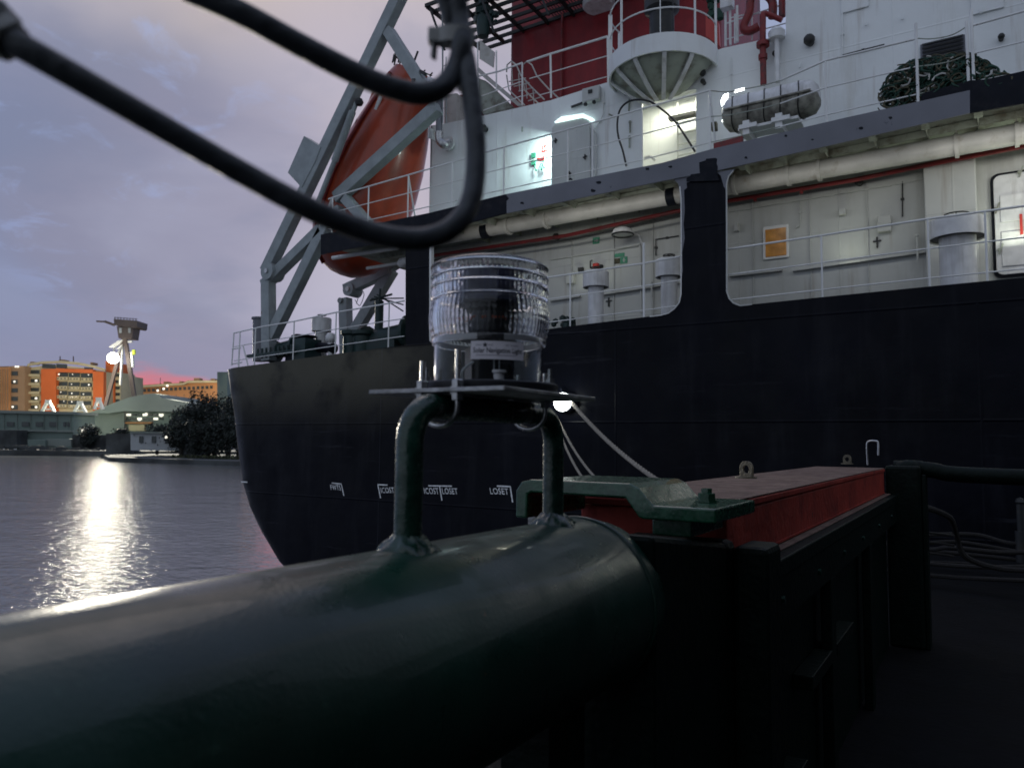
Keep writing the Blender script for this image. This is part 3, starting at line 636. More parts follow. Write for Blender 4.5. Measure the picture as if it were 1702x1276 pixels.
mb = MB(); mb.box((dx0+.13, YB-.105, dz0+.95), (dx0+.7, YB-.086, dz0+1.42)); mb.box((dx0+.13, YB-.105, dz0+.18), (dx0+.7, YB-.086, dz0+.78)); mb.build('door_panel', MT['raft'], dr, smooth=0, bevel=.01)
mb = MB(); mb.box((dx0+.40, YB-.13, dz0+.70), (dx0+.44, YB-.108, dz0+1.05)); mb.build('door_sign', MT['signred'], dr, smooth=0)
for q in ((dx0+.06, dz0+1.2), (dx0+.09, dz0+.48), (dx0+.42, dz1-.05)):
    mb = MB(); mb.beam((q[0], YB-.11, q[1]-.08), (q[0]+.06, YB-.11, q[1]+.1), .03, .025); mb.tube([(q[0], YB-.13, q[1]), (q[0], YB-.05, q[1])], .025, 8); mb.build('door_dog', MT['under'], dr)

# ------------------------------------------------------------------ rails
def railing(top, base, posts, fr=(.44, .88), y=HY+.10, r=.019, rp=.017, m=None, ext=0):
    m = m or MT['rail']
    xs = [a for a, _ in top]
    mb = MB(); mb.tube([Y(a, b, y) for a, b in top], r, 8)
    ro = part(mb, 'railing', m)
    for f in fr:
        mb = MB(); mb.tube([Y(a, b+(lerp(base, a)-b)*f, y) for a, b in top], r*.62, 6); mb.build('rail_bar', m, ro)
    for p_ in posts:
        px, e = (p_, 0) if not isinstance(p_, tuple) else p_
        a = Y(px, lerp(top, px)-e, y); b = Y(px, lerp(base, px)+3, y); b.x = a.x
        mb = MB(); mb.beam(a, b, .012, .05) if False else mb.tube([a, b], rp if not e else rp*1.4, 8); mb.build('rail_post', m, ro)
    return ro
DB = [(a, b) for a, b in DECK]
railing([(905, 463.5), (912.6, 461), (1069.6, 437.7), (1131, 426.4)], DB, [948, (1070, 34)], fr=(.42, .87))
railing([(1208, 414.5), (1364, 391.7), (1542, 364), (1702, 342.5), (1960, 300)], DB, [1365, 1542, 1637, 1790])
railing([(389, 553.5), (435, 543), (489, 534), (559, 519), (647, 504), (672, 500)], DB, [399, 425, 489, 559, 647], fr=(.4, .8), y=HY+.12)
SB = [(a, b) for a, b, _ in ST]
railing([(546, 331), (578, 320), (779, 262), (803, 254), (980, 205.5), (1067, 181), (1180, 150.5)], SB, [553, 613, 679, 752, 838, 944, 985, 1067, 1180], y=HY+.08)
railing([(1297, 134), (1372, 101), (1522, 65)], SB, [1372, (1522, 26)], y=HY+.08)
railing([(1616, 43), (1702, 19), (1960, -60)], SB, [(1606, 10), (1614, 28), 1800], y=HY+.08)
# slack chains closing the two gaps
mb = MB()
for f in (0, .44, .88):
    def g(px, t): return (px, t+(slab_top(px)-t)*f)
    mb.tube(spline([Y(*g(a, b), HY+.08) for a, b in ((1180, 151), (1210, 153), (1239, 148), (1270, 142), (1297, 134))], 4), .010, 5)
    mb.tube(spline([Y(*g(a, b), HY+.08) for a, b in ((1522, 64), (1545, 65), (1569, 62), (1588, 56), (1606, 45))], 4), .010, 5)
part(mb, 'rail_chain', MT['under'])
mb = MB(); mb.tube([Y(679, 293, HY+.08), Y(690, 362, HY+.5)], .02, 6); part(mb, 'rail_stay', MT['rail']); mb = MB(); mb.tube([Y(1180, 155, HY+.08), Y(1190, 246, HY+.3)], .018, 6); part(mb, 'rail_stay', MT['rail'])
mb = MB()
for a, b in (((389, 553), (385, 607)), ((399, 556), (396, 607)), ((404, 575), (412, 607)), ((386, 580), (400, 578)), ((385, 605), (402, 602))): mb.tube([Y(*a, HY+.12), Y(*b, HY+.12)], .018, 6)
part(mb, 'stern_fairlead_rail', MT['rail'])
# ------------------------------------------------------------------ upper house
YU = 15.5
def U(a, b, y=YU): return Y(a, b, y)
zlow = 9.9
def wallpoly(pts, y=YU, th=.06, m=None, name='house_wall'):
    mb = MB(); mb.prism([Y(a, b, y) for a, b in pts], (0, th, 0)); return part(mb, name, m or MT['white'], smooth=0, tri=True)
YL = 16.4      # the set back part left of the lit corner
wallpoly([(716, 372), (716, 209), (736, 206), (801, 193), (917, 166.5), (917, 330)], YL)
mb = MB(); a = Y(716, 209, YL); mb.prism([V((a.x, YL, 9.9)), V((a.x, YL, a.z)), V((a.x, 21, a.z)), V((a.x, 21, 9.9))], (.05, 0, 0)); part(mb, 'house_end_wall', MT['white'], smooth=0)
# block right of the corner; recess between px 1067 and 1157
wallpoly([(916.5, 330), (916.5, 166.5), (1003, 139), (1067, 122), (1067, 300)])
wallpoly([(1067.05, 168), (1067.05, 122), (1203, 80), (1203, 142), (1156.95, 148)])
wallpoly([(1157, 280), (1157, 147.9), (1203, 142), (1203, 80), (1306, 58), (1306, 245)])
wallpoly([(1306.05, 245), (1306.05, -120), (1960, -230), (1960, 140)])
c1 = U(916.5, 166.5); mb = MB(); mb.prism([V((c1.x, YU+.061, 9.9)), V((c1.x, YU+.061, c1.z)), V((c1.x, YL-.001, c1.z)), V((c1.x, YL-.001, 9.9))], (.05, 0, 0)); part(mb, 'corner_wall', MT['white'], smooth=0)
# roof of the low part
tl = Y(716, 209, YL); tr = U(1306, 58)
mb = MB(); mb.prism([V((tl.x, YL+.062, tl.z-.08)), V((U(917, 166.5).x, YL+.062, U(917, 166.5).z-.08)), V((U(917, 166.5).x, 22, U(917, 166.5).z-.08)), V((tl.x, 22, tl.z-.08))], (0, 0, .05)); part(mb, 'house_roof', MT['white'], smooth=0)
# recess: back wall, sides, ceiling, ladder and pipes, lit by a hidden tube
ra, rb = U(1067, 200).x, U(1157, 200).x; rz0, rz1 = 9.95, U(1110, 150).z+.35
mb = MB(); mb.box((ra-.9, YU+1.3, rz0), (rb+.9, YU+1.35, rz1)); mb.box((ra-.95, YU+.062, rz0), (ra-.9, YU+1.35, rz1)); mb.box((rb+.9, YU+.062, rz0), (rb+.95, YU+1.35, rz1)); mb.box((ra-.95, YU+.062, rz1), (rb+.95, YU+1.35, rz1+.05))
part(mb, 'recess_lining', MT['white'], smooth=0)
mb = MB(); 
for k in range(5): q = Y(1140, 185+18*k, YU+1.15); mb.beam(q+V((-.2, 0, 0)), q+V((.3, 0, 0.02)), .03, .03)
for s_ in (-.2, .25): q = Y(1140, 180, YU+1.15); mb.beam(q+V((s_, 0, .2)), q+V((s_, 0, -1.6)), .03, .03)
part(mb, 'recess_ladder', MT['white_low'])
mb = MB(); q = Y(1130, 194, YU+1.0); mb.box(q+V((-.25, -.1, -.05)), q+V((.4, .1, .02))); part(mb, 'recess_tray', MT['dark'])
light('recess_light', 'AREA', ((ra+rb)/2, YU+.75, rz1-.12), 36, (1, 1, .80), 1.2, target=((ra+rb)/2, YU+.95, rz0), sy=.3)
# hidden corner lamp washes the wall left of it; the canopy's lit underside is emissive
q = Y(914, 205, YU+.3); light('corner_light', 'AREA', (c1.x-.10, YU+.35, c1.z-.75), 62, (.72, 1, .97), .2, target=(c1.x-.9, YL, c1.z-2.4), sy=.9)
q1, q2 = U(922, 203, YU-.03), U(975, 191, YU-.03)
mb = MB(); mb.prism([U(a, b, YU-.10) for a, b in ((921, 203), (933, 194), (969, 189), (986, 197), (984, 202), (968, 194.5), (936, 200.5))], (0, .09, 0)); cn = part(mb, 'glowing_canopy', MT['cyanface'], smooth=0, tri=True)
# grey door leaf folded flat beside the corner
mb = MB(); mb.prism([U(a, b, YU-.06) for a, b in ((918, 312), (917.5, 213), (924, 205), (938, 202), (968, 196), (978, 199), (980, 206), (981, 297))], (0, .055, 0)); dl = part(mb, 'side_door', MT['white_low'], smooth=0, tri=True)
for a, b in ((924, 235), (973, 262), (947, 290)):
    q = U(a, b, YU-.065); m2 = MB(); m2.beam(q+V((0, -.02, -.05)), q+V((0, -.02, .07)), .04, .02); m2.beam(q+V((-.05, -.02, 0)), q+V((.04, -.02, .02)), .04, .02); m2.build('door_dog', MT['dark'], dl)
mb = MB(); mb.tube([U(984, 300, YU-.1), U(984.5, 215, YU-.1), U(981, 207, YU-.1)], .025, 8); mb.tube([U(990, 300, YU-.08), U(990, 222, YU-.08), U(986, 217, YU-.08)], .025, 8); part(mb, 'wall_pipe', MT['white_low'])
# fire hose sign and valves on the lit wall
sign((905, 247), .15, .17, YL-.01, MT['signred'], 'f')
mb = MB(); mb.prism([Y(a, b, YL-.02) for a, b in ((900, 266), (904, 257), (905, 267))], (0, .012, 0)); mb.prism([Y(a, b, YL-.02) for a, b in ((893, 262), (902, 262), (902, 267), (893, 267))], (0, .012, 0)); part(mb, 'warning_sign', MT['signred'], smooth=0)
mb = MB(); 
for a, b in ((886, 258), (886, 270)): q = Y(a, b, YL-.05); mb.box(q+V((-.06, 0, -.06)), q+V((.06, .045, .06)))
for a, b in ((891, 283), (900, 281), (904, 279)): q = Y(a, b, YL-.08); mb.tube([q, q+V((-.04, 0, .1)), q+V((-.05, .07, .2))], .014, 6); mb.ball(q, .03, 8)
part(mb, 'hose_valve', MT['signgreen'])
for a, b, y, r in ((808, 216, YL, .09), (1047, 155, YU, .10), (1347, 71, YU, .10), (1664, 66, YU, .05), (1168, 122, YU, .09), (1171, 139, YU, .05), (1290, 93, YU, .05)): knob(a, b, y, r)
mb = MB(); q = U(985, 160, YU-.02); mb.box(q+V((-.22, -.12, -.16)), q+V((.22, .015, .18))); jb = part(mb, 'junction_box', MT['white_low'], bevel=.015)
m2 = MB(); m2.box(q+V((-.05, -.15, .02)), q+V((.05, -.121, .1))); m2.build('box_switch', MT['dark'], jb)
for w_ in (-.12, .1): m2 = MB(); m2.ball(q+V((w_, -.13, -.22)), .05, 8); m2.build('box_gland', MT['dark'], jb)
m2 = MB(); m2.beam(q+V((-.55, -.03, -.15)), q+V((-.25, -.03, -.12)), .03, .05); m2.build('box_cable', MT['dark'], jb)
for a, b in (((868, 211+8), (868, 211)), ((1046, 165), (1045, 185)), ((1012, 190), (1020, 194))): 
    mb = MB(); mb.beam(U(*a, YU-.02), U(*b, YU-.02), .03, .03); part(mb, 'pad_eye', MT['under'])
for a, b in ((1047, 203), (1046, 228)): q = U(a, b, YU-.03); mb = MB(); mb.ball(q, .04, 8, (1, .4, 1)); mb.beam(q, q+V((0, 0, -.25)), .02, .03); part(mb, 'door_handle', MT['under'])
# white curved stub pipe low in the recess
mb = MB(); mb.tube(spline([U(1071, 263, YU+.3), U(1080, 260, YU+.3), U(1088, 266, YU+.3)], 5), .03, 8); part(mb, 'stub_pipe', MT['raft'])
# hanging hose
mb = MB(); mb.tube(spline([Y(a, b, 14.3) for a, b in ((1041, 276), (1035, 250), (1028, 228), (1026, 205), (1031, 182), (1045, 169), (1062, 166), (1080, 169), (1100, 182), (1122, 202), (1140, 228), (1155, 252))], 6), .022, 8)
ho = mb.build('rubber_hose', MT['hose']); tag(ho, 'black rubber hose looped over the upper deck rail below the round platform', 'hose')
# downpipe with elbow at the wall's aft edge
mb = MB(); mb.tube([Y(729, 145, 15.9), Y(730, 222, 15.9)], .09, 14); dp = part(mb, 'downpipe', MT['fascia'])
m2 = MB(); m2.tube(spline([Y(730, 220, 15.9), Y(731, 234, 15.9), Y(739, 241, 15.9), Y(746, 238, 16.1)], 6), .115, 16); m2.build('elbow', MT['silver'], dp)
m2 = MB(); q = Y(744, 238, 16.3); m2.tube([q, q+V((.0, .08, 0))], .2, 20); m2.build('flange', MT['raft'], dp); m2 = MB(); m2.box(Y(711, 229, 15.9), Y(728, 220, 16.3)); m2.build('pipe_clamp', MT['raft'], dp)
mb = MB(); mb.tube([Y(736, 205, 15.9), Y(735.5, -60, 15.9)], .022, 6); mb.tube([Y(742, 205, 15.9), Y(741.5, 95, 15.9)], .014, 6)
for k in range(6): q = Y(738, 110+14*k, 15.9); mb.tube([q+V((-.05, 0, 0)), q+V((.1, 0, 0))], .01, 5)
part(mb, 'pole', MT['davit'])
# louvre
q = U(1567, 83, YU-.01); lv = MB(); lv.box(q+V((-.36, -.05, -.20)), q+V((.36, 0, .17))); lo = part(lv, 'louvre', MT['fascia'], smooth=0)
for k in range(5): m2 = MB(); z = -.16+.075*k; m2.box8([q+V(v) for v in ((-.33, -.10, z-.012), (.33, -.10, z-.012), (.33, -.051, z+.03), (-.33, -.051, z+.03), (-.33, -.10, z), (.33, -.10, z), (.33, -.051, z+.042), (-.33, -.051, z+.042))]); m2.build('slat', MT['dark'], lo, smooth=0)
# ------------------------------------------------------------------ round platform
pc = Y(1102, 116, 15.42); R0 = 1.20
def ring(r, y=0): return r
zt, zb_ = pc.z+.20, pc.z-.20
mb = MB(); mb.lathe((pc.x, pc.y, 0), [(R0-.04, zt), (R0, zt), (R0, zb_), (R0-.04, zb_), (R0-.04, zb_+.1), (0, zb_+.1)], 48); pf = part(mb, 'round_platform', MT['white'])
# bowl and gussets beneath
mb = MB(); mb.lathe((pc.x, pc.y, 0), [(R0-.06, zb_+.12), (R0*.90, zb_+.02), (R0*.74, zb_-.14), (R0*.56, zb_-.30), (R0*.40, zb_-.42), (R0*.3, zb_-.48), (0, zb_-.5)], 30, a0=math.pi, a1=2*math.pi); mb.build('bowl', MT['under'], pf)
for a in (-160, -128, -100, -68, -38):
    m2 = MB(); ca, sa = math.cos(math.radians(a)), math.sin(math.radians(a)); cc = V((pc.x, pc.y, 0))
    pr = [(R0-.04, zb_+.06), (R0*.93, zb_-.04), (R0*.77, zb_-.20), (R0*.58, zb_-.37), (R0*.40, zb_-.50), (R0*.22, zb_-.60)]
    for (r1, z1), (r2, z2) in zip(pr, pr[1:]):
        m2.beam(V((cc.x+ca*r1, cc.y+sa*r1, z1)), V((cc.x+ca*r2, cc.y+sa*r2, z2)), .09, .03, side=(-sa, ca, 0))
    m2.build('gusset', MT['raft'], pf)
rl = MB()
for h in (.55, 1.1): rl.tube([V((pc.x+R0*.97*math.cos(math.radians(a)), pc.y+R0*.97*math.sin(math.radians(a)), zt+h)) for a in range(-190, 11, 8)], .018, 6)
pr_ = rl.build('platform_rail', MT['rail'], pf)
for a in (-190, -152, -118, -72, -35, 5):
    m2 = MB(); ca, sa = math.cos(math.radians(a)), math.sin(math.radians(a)); m2.beam(V((pc.x+R0*.97*ca, pc.y+R0*.97*sa, zt-.05)), V((pc.x+R0*.97*ca, pc.y+R0*.97*sa, zt+1.1)), .02, .09 if a == -152 else .05, side=(-sa, ca, 0)); m2.build('rail_post', MT['rail'], pf)
mb = MB(); cc = Y(1100, 40, 15.1); mb.lathe((cc.x, cc.y, zb_+.16), [(.30, 0), (.30, .35), (.36, .4), (.36, .5), (.27, .6), (.27, 1.1), (.38, 1.2), (.38, 1.9), (0, 1.95)], 24)
part(mb, 'crane_pedestal', MT['dark'])
mb = MB(); mb.tube([Y(1085, -40, 14.9), Y(1083, 45, 14.9)], .02, 6); mb.tube([Y(1118, -40, 14.7), Y(1119, 50, 14.7)], .016, 6); part(mb, 'hydraulic_line', MT['hose'])
# ------------------------------------------------------------------ funnel and grated gallery
fa, fb = Y(847, 100, 19).x, Y(1197, 60, 19).x
mb = MB(); mb.box((fa, 19, 12.6), (fb, 23.5, 21.5)); part(mb, 'funnel', MT['funnel'], smooth=0, bevel=.12)
mb = MB(); mb.tube([Y(933, 165, 18.9), Y(936, -80, 18.9)], .04, 8); part(mb, 'funnel_pipe', MT['redpipe'])
mb = MB(); mb.lathe(Y(995, 10, 18.7), [(.0, -.05), (.42, -.05), (.46, 0), (.46, .12), (.3, .3), (0, .32)], 24); part(mb, 'funnel_lamp', MT['raft'])
mb = MB()
g0, g1 = Y(770, 40, 17.6), Y(1010, 20, 17.6); gz = g0.z+.1
ga = MB()
for k in range(9):
    y = 16.4+.36*k; ga.beam((g0.x-.5, y, gz), (g1.x+2.2, y, gz), .06, .10)
for k in range(9): x = g0.x-.45+(g1.x+2.2-g0.x)*k/8; ga.beam((x, 16.4, gz-.02), (x, 19.2, gz-.02), .05, .14, side=(1, 0, 0))
for k in range(40): x = g0.x+2.4+k*.09; ga.beam((x, 16.4, gz+.06), (x, 19.2, gz+.06), .012, .03, side=(1, 0, 0))
for k in range(3): ga.tube([(g0.x-.4+1.7*k, 16.45, gz), (g0.x+.2+1.7*k, 16.45, gz-1.5)], .035, 6)
ga.beam((g0.x-.5, 16.4, gz+.5), (g1.x+2.2, 16.4, gz+.5), .03, .04); ga.beam((g0.x-.5, 16.4, gz+1.0), (g1.x+2.2, 16.4, gz+1.0), .03, .04)
part(ga, 'grated_gallery', MT['grate'])
mb = MB(); mb.prism([Y(a, b, 17) for a, b in ((797, 66), (822, 87), (820, 113), (797, 98))], (0, .03, 0)); part(mb, 'notice_board', MT['duct'], smooth=0)
# lattice stair rails, roof rails, inclined ladder and small hut
def rod(pts, y, r=.022, mb=None): mb.tube([Y(a, b, y) for a, b in pts], r, 6)
rm = MB()
rod([(795, 127), (829, 119), (868, 105)], 16.8, .024, rm); rod([(800, 160), (866, 136)], 16.8, .014, rm); rod([(803, 184), (866, 160)], 16.8, .014, rm)
for a, b, c_ in ((794, 70, 170), (825, 85, 152), (868, 104, 175)): rod([(a, b), (a, c_)], 16.8, .022, rm)
rr_ = part(rm, 'roof_railing', MT['rail'])
rm = MB(); rod([(876, 103), (915, 90), (1010, 61)], 16.9, .03, rm); rod([(880, 131), (1010, 93)], 16.9, .014, rm); rod([(898, 158), (1008, 128)], 16.9, .012, rm)
for a, b, c_ in ((915, 90, 163), (1010, 61, 140)): rod([(a, b), (a+1, c_)], 16.9, .028, rm)
part(rm, 'roof_railing', MT['rail'])
rm = MB()
for off in (0, 26):
    rod([(842+off, 120), (843+off, 108), (850+off, 102), (858+off, 108), (866+off, 126), (884+off, 146), (905+off, 166)], 17.2+off*.02, .022, rm)
    rod([(842+off, 125), (846+off, 150), (872+off, 175)], 17.2+off*.02, .02, rm)
for k in range(6): rod([(846+8*k, 136+8*k), (874+6*k, 130+8*k)], 17.3, .016, rm)
for k in range(4): rod([(850+12*k, 108+14*k), (852+12*k, 140+12*k)], 17.2, .014, rm)
part(rm, 'inclined_ladder', MT['duct'])
mb = MB(); mb.prism([Y(a, b, 17.6) for a, b in ((790, 128), (808, 135), (852, 178), (803, 190), (790, 170))], (0, .2, 0)); part(mb, 'stair_landing', MT['under'], smooth=0)
mb = MB(); mb.prism([Y(a, b, 17.4) for a, b in ((792, 118), (806, 131), (860, 176), (868, 175), (808, 124), (795, 112))], (0, .1, 0)); part(mb, 'stair_stringer', MT['duct'], smooth=0, tri=True)
mb = MB(); mb.prism([Y(a, b, 16.9) for a, b in ((738, 158), (759, 155), (759, 203), (738, 207))], (0, .6, 0)); part(mb, 'vent_locker', MT['duct'], smooth=0)
mb = MB(); mb.prism([Y(a, b, 17.6) for a, b in ((759, 160), (795, 150), (795, 197), (759, 204))], (0, .3, 0)); part(mb, 'red_locker', MT['funnel'], smooth=0)
# foliage coloured winch gear hanging under the gallery
mb = MB()
for k in range(22): q = Y(random.uniform(790, 832), random.uniform(-10, 45), 17.2); mb.ball(q, random.uniform(.06, .2), 7)
mb.lathe(Y(803, 45, 17.1), [(0, -.35), (.16, -.3), (.2, 0), (.16, .3), (0, .35)], 12)
part(mb, 'gallery_block', MT['winch'])
mb = MB(); 
for k in range(14): q = Y(random.uniform(1180, 1200), random.uniform(-5, 30), 17); mb.ball(q, random.uniform(.06, .14), 7)
part(mb, 'cable_bundle', MT['netg'])
mb = MB(); mb.prism([Y(a, b, 17.5) for a, b in ((1173, 25), (1194, 38), (1196, 76), (1173, 60))], (0, .1, 0)); part(mb, 'red_casing', mat('casing_red', (.5, .05, .04), .4, var=.05), smooth=0)
# red foam pipes with loop, white vent pole beside them
YR = 15.3
mb = MB(); mb.tube([Y(1269, 141, YR), Y(1268, 78, YR), Y(1268, 30, YR), Y(1268, 28, YR)], .062, 14); dr_ = part(mb, 'riser_pipe', MT['redpipe'])
m2 = MB()
q = Y(1268, 74, YR); m2.tube([q+V((0, 0, -.045)), q+V((0, 0, .045))], .13, 16); m2.build('flange', MT['redpipe'], dr_); m2 = MB(); q = Y(1268, 95, YR); m2.tube([q+V((0, 0, -.05)), q+V((0, 0, .05))], .09, 16)
m2.build('flange', MT['redpipe'], dr_)
m2 = MB(); m2.tube(spline([Y(1268, 34, YR), Y(1268, 24, YR), Y(1276, 24, YR+.1), Y(1300, 34, YR+.2)], 5), .055, 12)
m2.tube(spline([Y(a, b, YR+.5) for a, b in ((1284, 30), (1284, 5), (1272, -8), (1250, -6), (1246, 20), (1236, 46), (1246, 52), (1262, 44))], 5), .09, 12)
m2.tube(spline([Y(a, b, YR+.4) for a, b in ((1300, 28), (1300, -10), (1302, -40))], 3), .07, 10)
m2.build('pipe_loop', MT['redpipe'], dr_)
mb = MB(); mb.tube([Y(1292.5, 137, YR), Y(1291, 60, YR)], .05, 12); vp = part(mb, 'air_pipe', MT['raft']); q = Y(1291, 62, YR); m2 = MB(); m2.lathe(q, [(.05, -.05), (.16, -.04), (.17, .1), (.1, .18), (0, .19)], 16); m2.build('air_pipe_head', MT['raft'], vp)
rm = MB(); 
for a, b in (((1206, 77), (1206, -20)), ((1214, 75), (1213, -20)), ((1226, 70), (1225, 10)), ((1222, 72), (1222, 24))): rod([a, b], 16, .03, rm)
rod([(1205, 40), (1310, 5)], 16, .018, rm); rod([(1206, 66), (1310, 38)], 16, .014, rm); rod([(1215, 30), (1250, 22)], 16, .014, rm); rod([(1250, -10), (1250, 66)], 16, .02, rm)
part(rm, 'roof_railing', MT['rail'])
mb = MB(); q = Y(1208, 8, 15.9); mb.box(q+V((-.12, -.1, -.1)), q+V((.14, .1, .3))); part(mb, 'switch_box', MT['raft'])
# a strip of red fender board on the deck by the raft
mb = MB(); mb.prism([Y(a, b, HY+.05) for a, b in ((1186, 238), (1234, 226), (1234, 238), (1186, 247))], (0, .08, 0)); part(mb, 'red_board', MT['redpipe'], smooth=0)
# ------------------------------------------------------------------ working lamp behind the raft
mb = MB(); q = Y(1206, 166, 14.8); mb.box(q+V((-.06, -.0, -.12)), q+V((.07, .12, .13))); dlp = part(mb, 'deck_lamp', MT['raft'], bevel=.01)
m2 = MB(); m2.prism([q+V((-.075, -.02, -.13)), q+V((.0, -.02, .0)), q+V((.065, -.02, .11)), q+V((-.02, -.02, .10)), q+V((-.085, -.02, .0))], (0, -.01, 0)); m2.build('lamp_face', MT['lampface'], dlp, smooth=0)
m2 = MB(); m2.tube([Y(1221, 152.5, 14.75), Y(1237, 148, 14.75)], .024, 8); m2.build('lamp_tube', MT['lampface'], dlp)
m2 = MB(); m2.ball(Y(1204, 200, 14.7), .05, 8); m2.build('lamp_bulb', MT['lampface'], dlp)
mb = MB(); q = Y(1187, 211, 14.5); mb.box(q+V((-.05, -.05, -.08)), q+V((.06, .05, .08))); part(mb, 'socket_box', MT['neto'])
# underdeck lighting of the passage towards the door
for x_, e_, l_ in ((-8.6, 2.5, 3.), (-6.2, 3.5, 2.4), (-2.4, 3., 2.4), (.2, 4, 2.), (2.5, 22, 2.4)):
    light('passage_light', 'AREA', (x_, 13.62, 9.78+.012*x_), e_*1.15, (1, .99, .90), l_, target=(x_, 15.3, 9.0), sy=.12)
for x_, e_ in ((-7.4, 3), (-2., 4), (.6, 8), (2.4, 34)):
    light('passage_light', 'AREA', (x_, 14.9, 8.3), e_*.6, (.93, 1, .78), .25, target=(x_, 14.2, 10.3), sy=.25)
# ------------------------------------------------------------------ raft canister
ra_ = Y(1204, 196, 14.0); rb_ = Y(1362, 160, 14.0); ax = (rb_-ra_).normalized(); L = (rb_-ra_).length; r0 = .335
raft = thing('liferaft_canister', Y(1280, 215, 14.0), 'grimy white cylindrical liferaft canister strapped on its cradle at the upper deck rail', 'liferaft')
def halfshell(sgn, name, m):
    mb = MB(); uu = V((0, 1, 0)); ww = ax.cross(uu).normalized(); ww = ww if ww.z > 0 else -ww
    prof = [(0, .00), (.55, .0), (.9, .05), (1, .14), (1.0, .3), (.985, .5), (1, .7), (1, .86), (.9, .95), (.55, 1.), (0, 1.)]
    n = 16; k = 0; base = len(mb.v)
    for r_, t_ in prof:
        for j in range(n+1):
            a = math.pi*j/n*sgn; mb.v.append(ra_+ax*(t_*L)+(uu*math.cos(a)+ww*math.sin(a))*r0*r_*(1 if sgn > 0 else .97))
    for i in range(len(prof)-1):
        for j in range(n): b0 = base+i*(n+1)+j; mb.face(b0, b0+1, b0+n+2, b0+n+1)
    return mb.build(name, m, raft, smooth=50)
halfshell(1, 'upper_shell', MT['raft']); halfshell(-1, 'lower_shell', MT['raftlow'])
mb = MB(); uu = V((0, 1, 0)); ww = ax.cross(uu).normalized()
mb.tube([ra_+ax*(L*t_)+uu*-(r0+.012) for t_ in (.05, .5, .95)], .022, 6); mb.build('shell_seam', MT['raftlow'], raft)
for t_ in (.13, .30, .47, .64, .82):
    mb = MB(); mb.tube([ra_+ax*(L*t_+.02*math.sin(k*.7))+(uu*math.cos(k*math.pi/12)+ww*math.sin(k*math.pi/12))*(r0+.008) for k in range(24)], .011, 5, closed=True); mb.build('strap', MT['hose'], raft)
mb = MB()
for t_ in (.28, .62): q = ra_+ax*(L*t_)-V((0, 0, r0)); mb.box(q+V((-.06, -.3, -.22)), q+V((.06, .3, .06))); mb.box(q+V((-.12, -.34, -.1)), q+V((.2, -.28, -.02)))
q = ra_+ax*(L*.45)-V((0, 0, r0+.06)); mb.beam(q-ax*.45, q+ax*.62, .5, .05); mb.build('cradle', MT['rail'], raft)
# ------------------------------------------------------------------ heap of netting on the rail
random.seed(11)
outline = [(1472, 180), (1470, 155), (1480, 140), (1497, 118), (1512, 106), (1522, 112), (1534, 96), (1560, 92), (1590, 92), (1618, 96), (1632, 112), (1652, 128), (1668, 138)]
def heap(n, m, name, parent, rr=(.03, .075)):
    mb = MB()
    for k in range(n):
        px = random.uniform(1474, 1662); top = lerp([(1470, 158), (1480, 140), (1497, 119), (1512, 108), (1534, 98), (1618, 97), (1640, 120), (1668, 140)], px); bot = slab_top(px)-2
        if bot <= top: continue
        py = top+(bot-top)*random.random()**1.1; q = Y(px, py, 13.42+random.uniform(.06, .45))
        a_ = random.uniform(0, 6.28); r_ = random.uniform(.05, .13); pts = [q+V((r_*math.cos(a_+.8*j_)*1.2, random.uniform(-.04, .04), r_*math.sin(a_+.8*j_)*.9)) for j_ in range(random.randint(3, 7))]
        mb.tube(spline(pts, 3), random.uniform(.010, .020), 5)
    return mb.build(name, m, parent)
net = thing('net_heap', Y(1560, 165, 13.7), 'heap of green and olive netting and rope slumped against the upper deck rail', 'net')
heap(430, MT['netg'], 'green_netting', net); heap(280, MT['neto'], 'olive_rope', net); heap(70, MT['duct'], 'pale_rope_ends', net)
mb = MB()
for k in range(26): 
    px = random.uniform(1530, 1650); mb.ball(Y(px, lerp([(1530, 150), (1600, 140), (1650, 150)], px)+random.uniform(-18, 8), 13.85), random.uniform(.08, .17), 7, (1, 1, .6))
mb.build('bundle', MT['netg'], net)
mb = MB(); mb.prism([Y(a, b, HF+.09) for a, b in ((1530, 168), (1533, 155), (1612, 134), (1640, 132), (1702, 118), (1760, 112), (1760, 125), (1612, 151))], (0, .1, 0)); part(mb, 'spill_board', MT['black'], smooth=0, tri=True)
# ------------------------------------------------------------------ stern gear: launching frame, boat, winches
YA, YC = 14.35, 17.4
def bar(mb, a, b, y, w, d=.28): mb.beam(Y(*a, y), Y(*b, y), d, w)
def dv(y, segs, name, parent=ship, m=None):
    mb = MB()
    for a, b, w in segs: bar(mb, a, b, y, w)
    return part(mb, name, m or MT['davit'], smooth=0, bevel=.015)
dv(YA, [((443, 452), (690, -58), .34)], 'davit_boom')
dv(YA+.02, [((646, 52), (708, 150), .27)], 'davit_tie')
dv(YA+.04, [((440, 474), (536, 380), .28), ((545, 372), (452, 560), .32)], 'davit_strut')
dv(YA+.01, [((446, 470), (447, 600), .34)], 'davit_post')
dv(YA+.32, [((560, 330), (728, 178), .33)], 'davit_runway')
dv(YA+.3, [((562, 345), (575, 400), .2), ((575, 330), (612, 372), .25)], 'davit_bracket')
mb = MB(); mb.prism([Y(a, b, YA-.16) for a, b in ((505, 226), (533, 244), (524, 268), (501, 312), (478, 287))], (0, .3, 0)); part(mb, 'davit_box', MT['davit'], smooth=0, bevel=.01)
mb = MB(); q = Y(443, 450, YA-.2); mb.tube([q, q+V((0, .46, 0))], .25, 20); pv = part(mb, 'davit_pivot', MT['davit']); m2 = MB(); m2.tube([q+V((0, -.04, 0)), q], .07, 12); m2.build('pivot_pin', MT['silver'], pv)
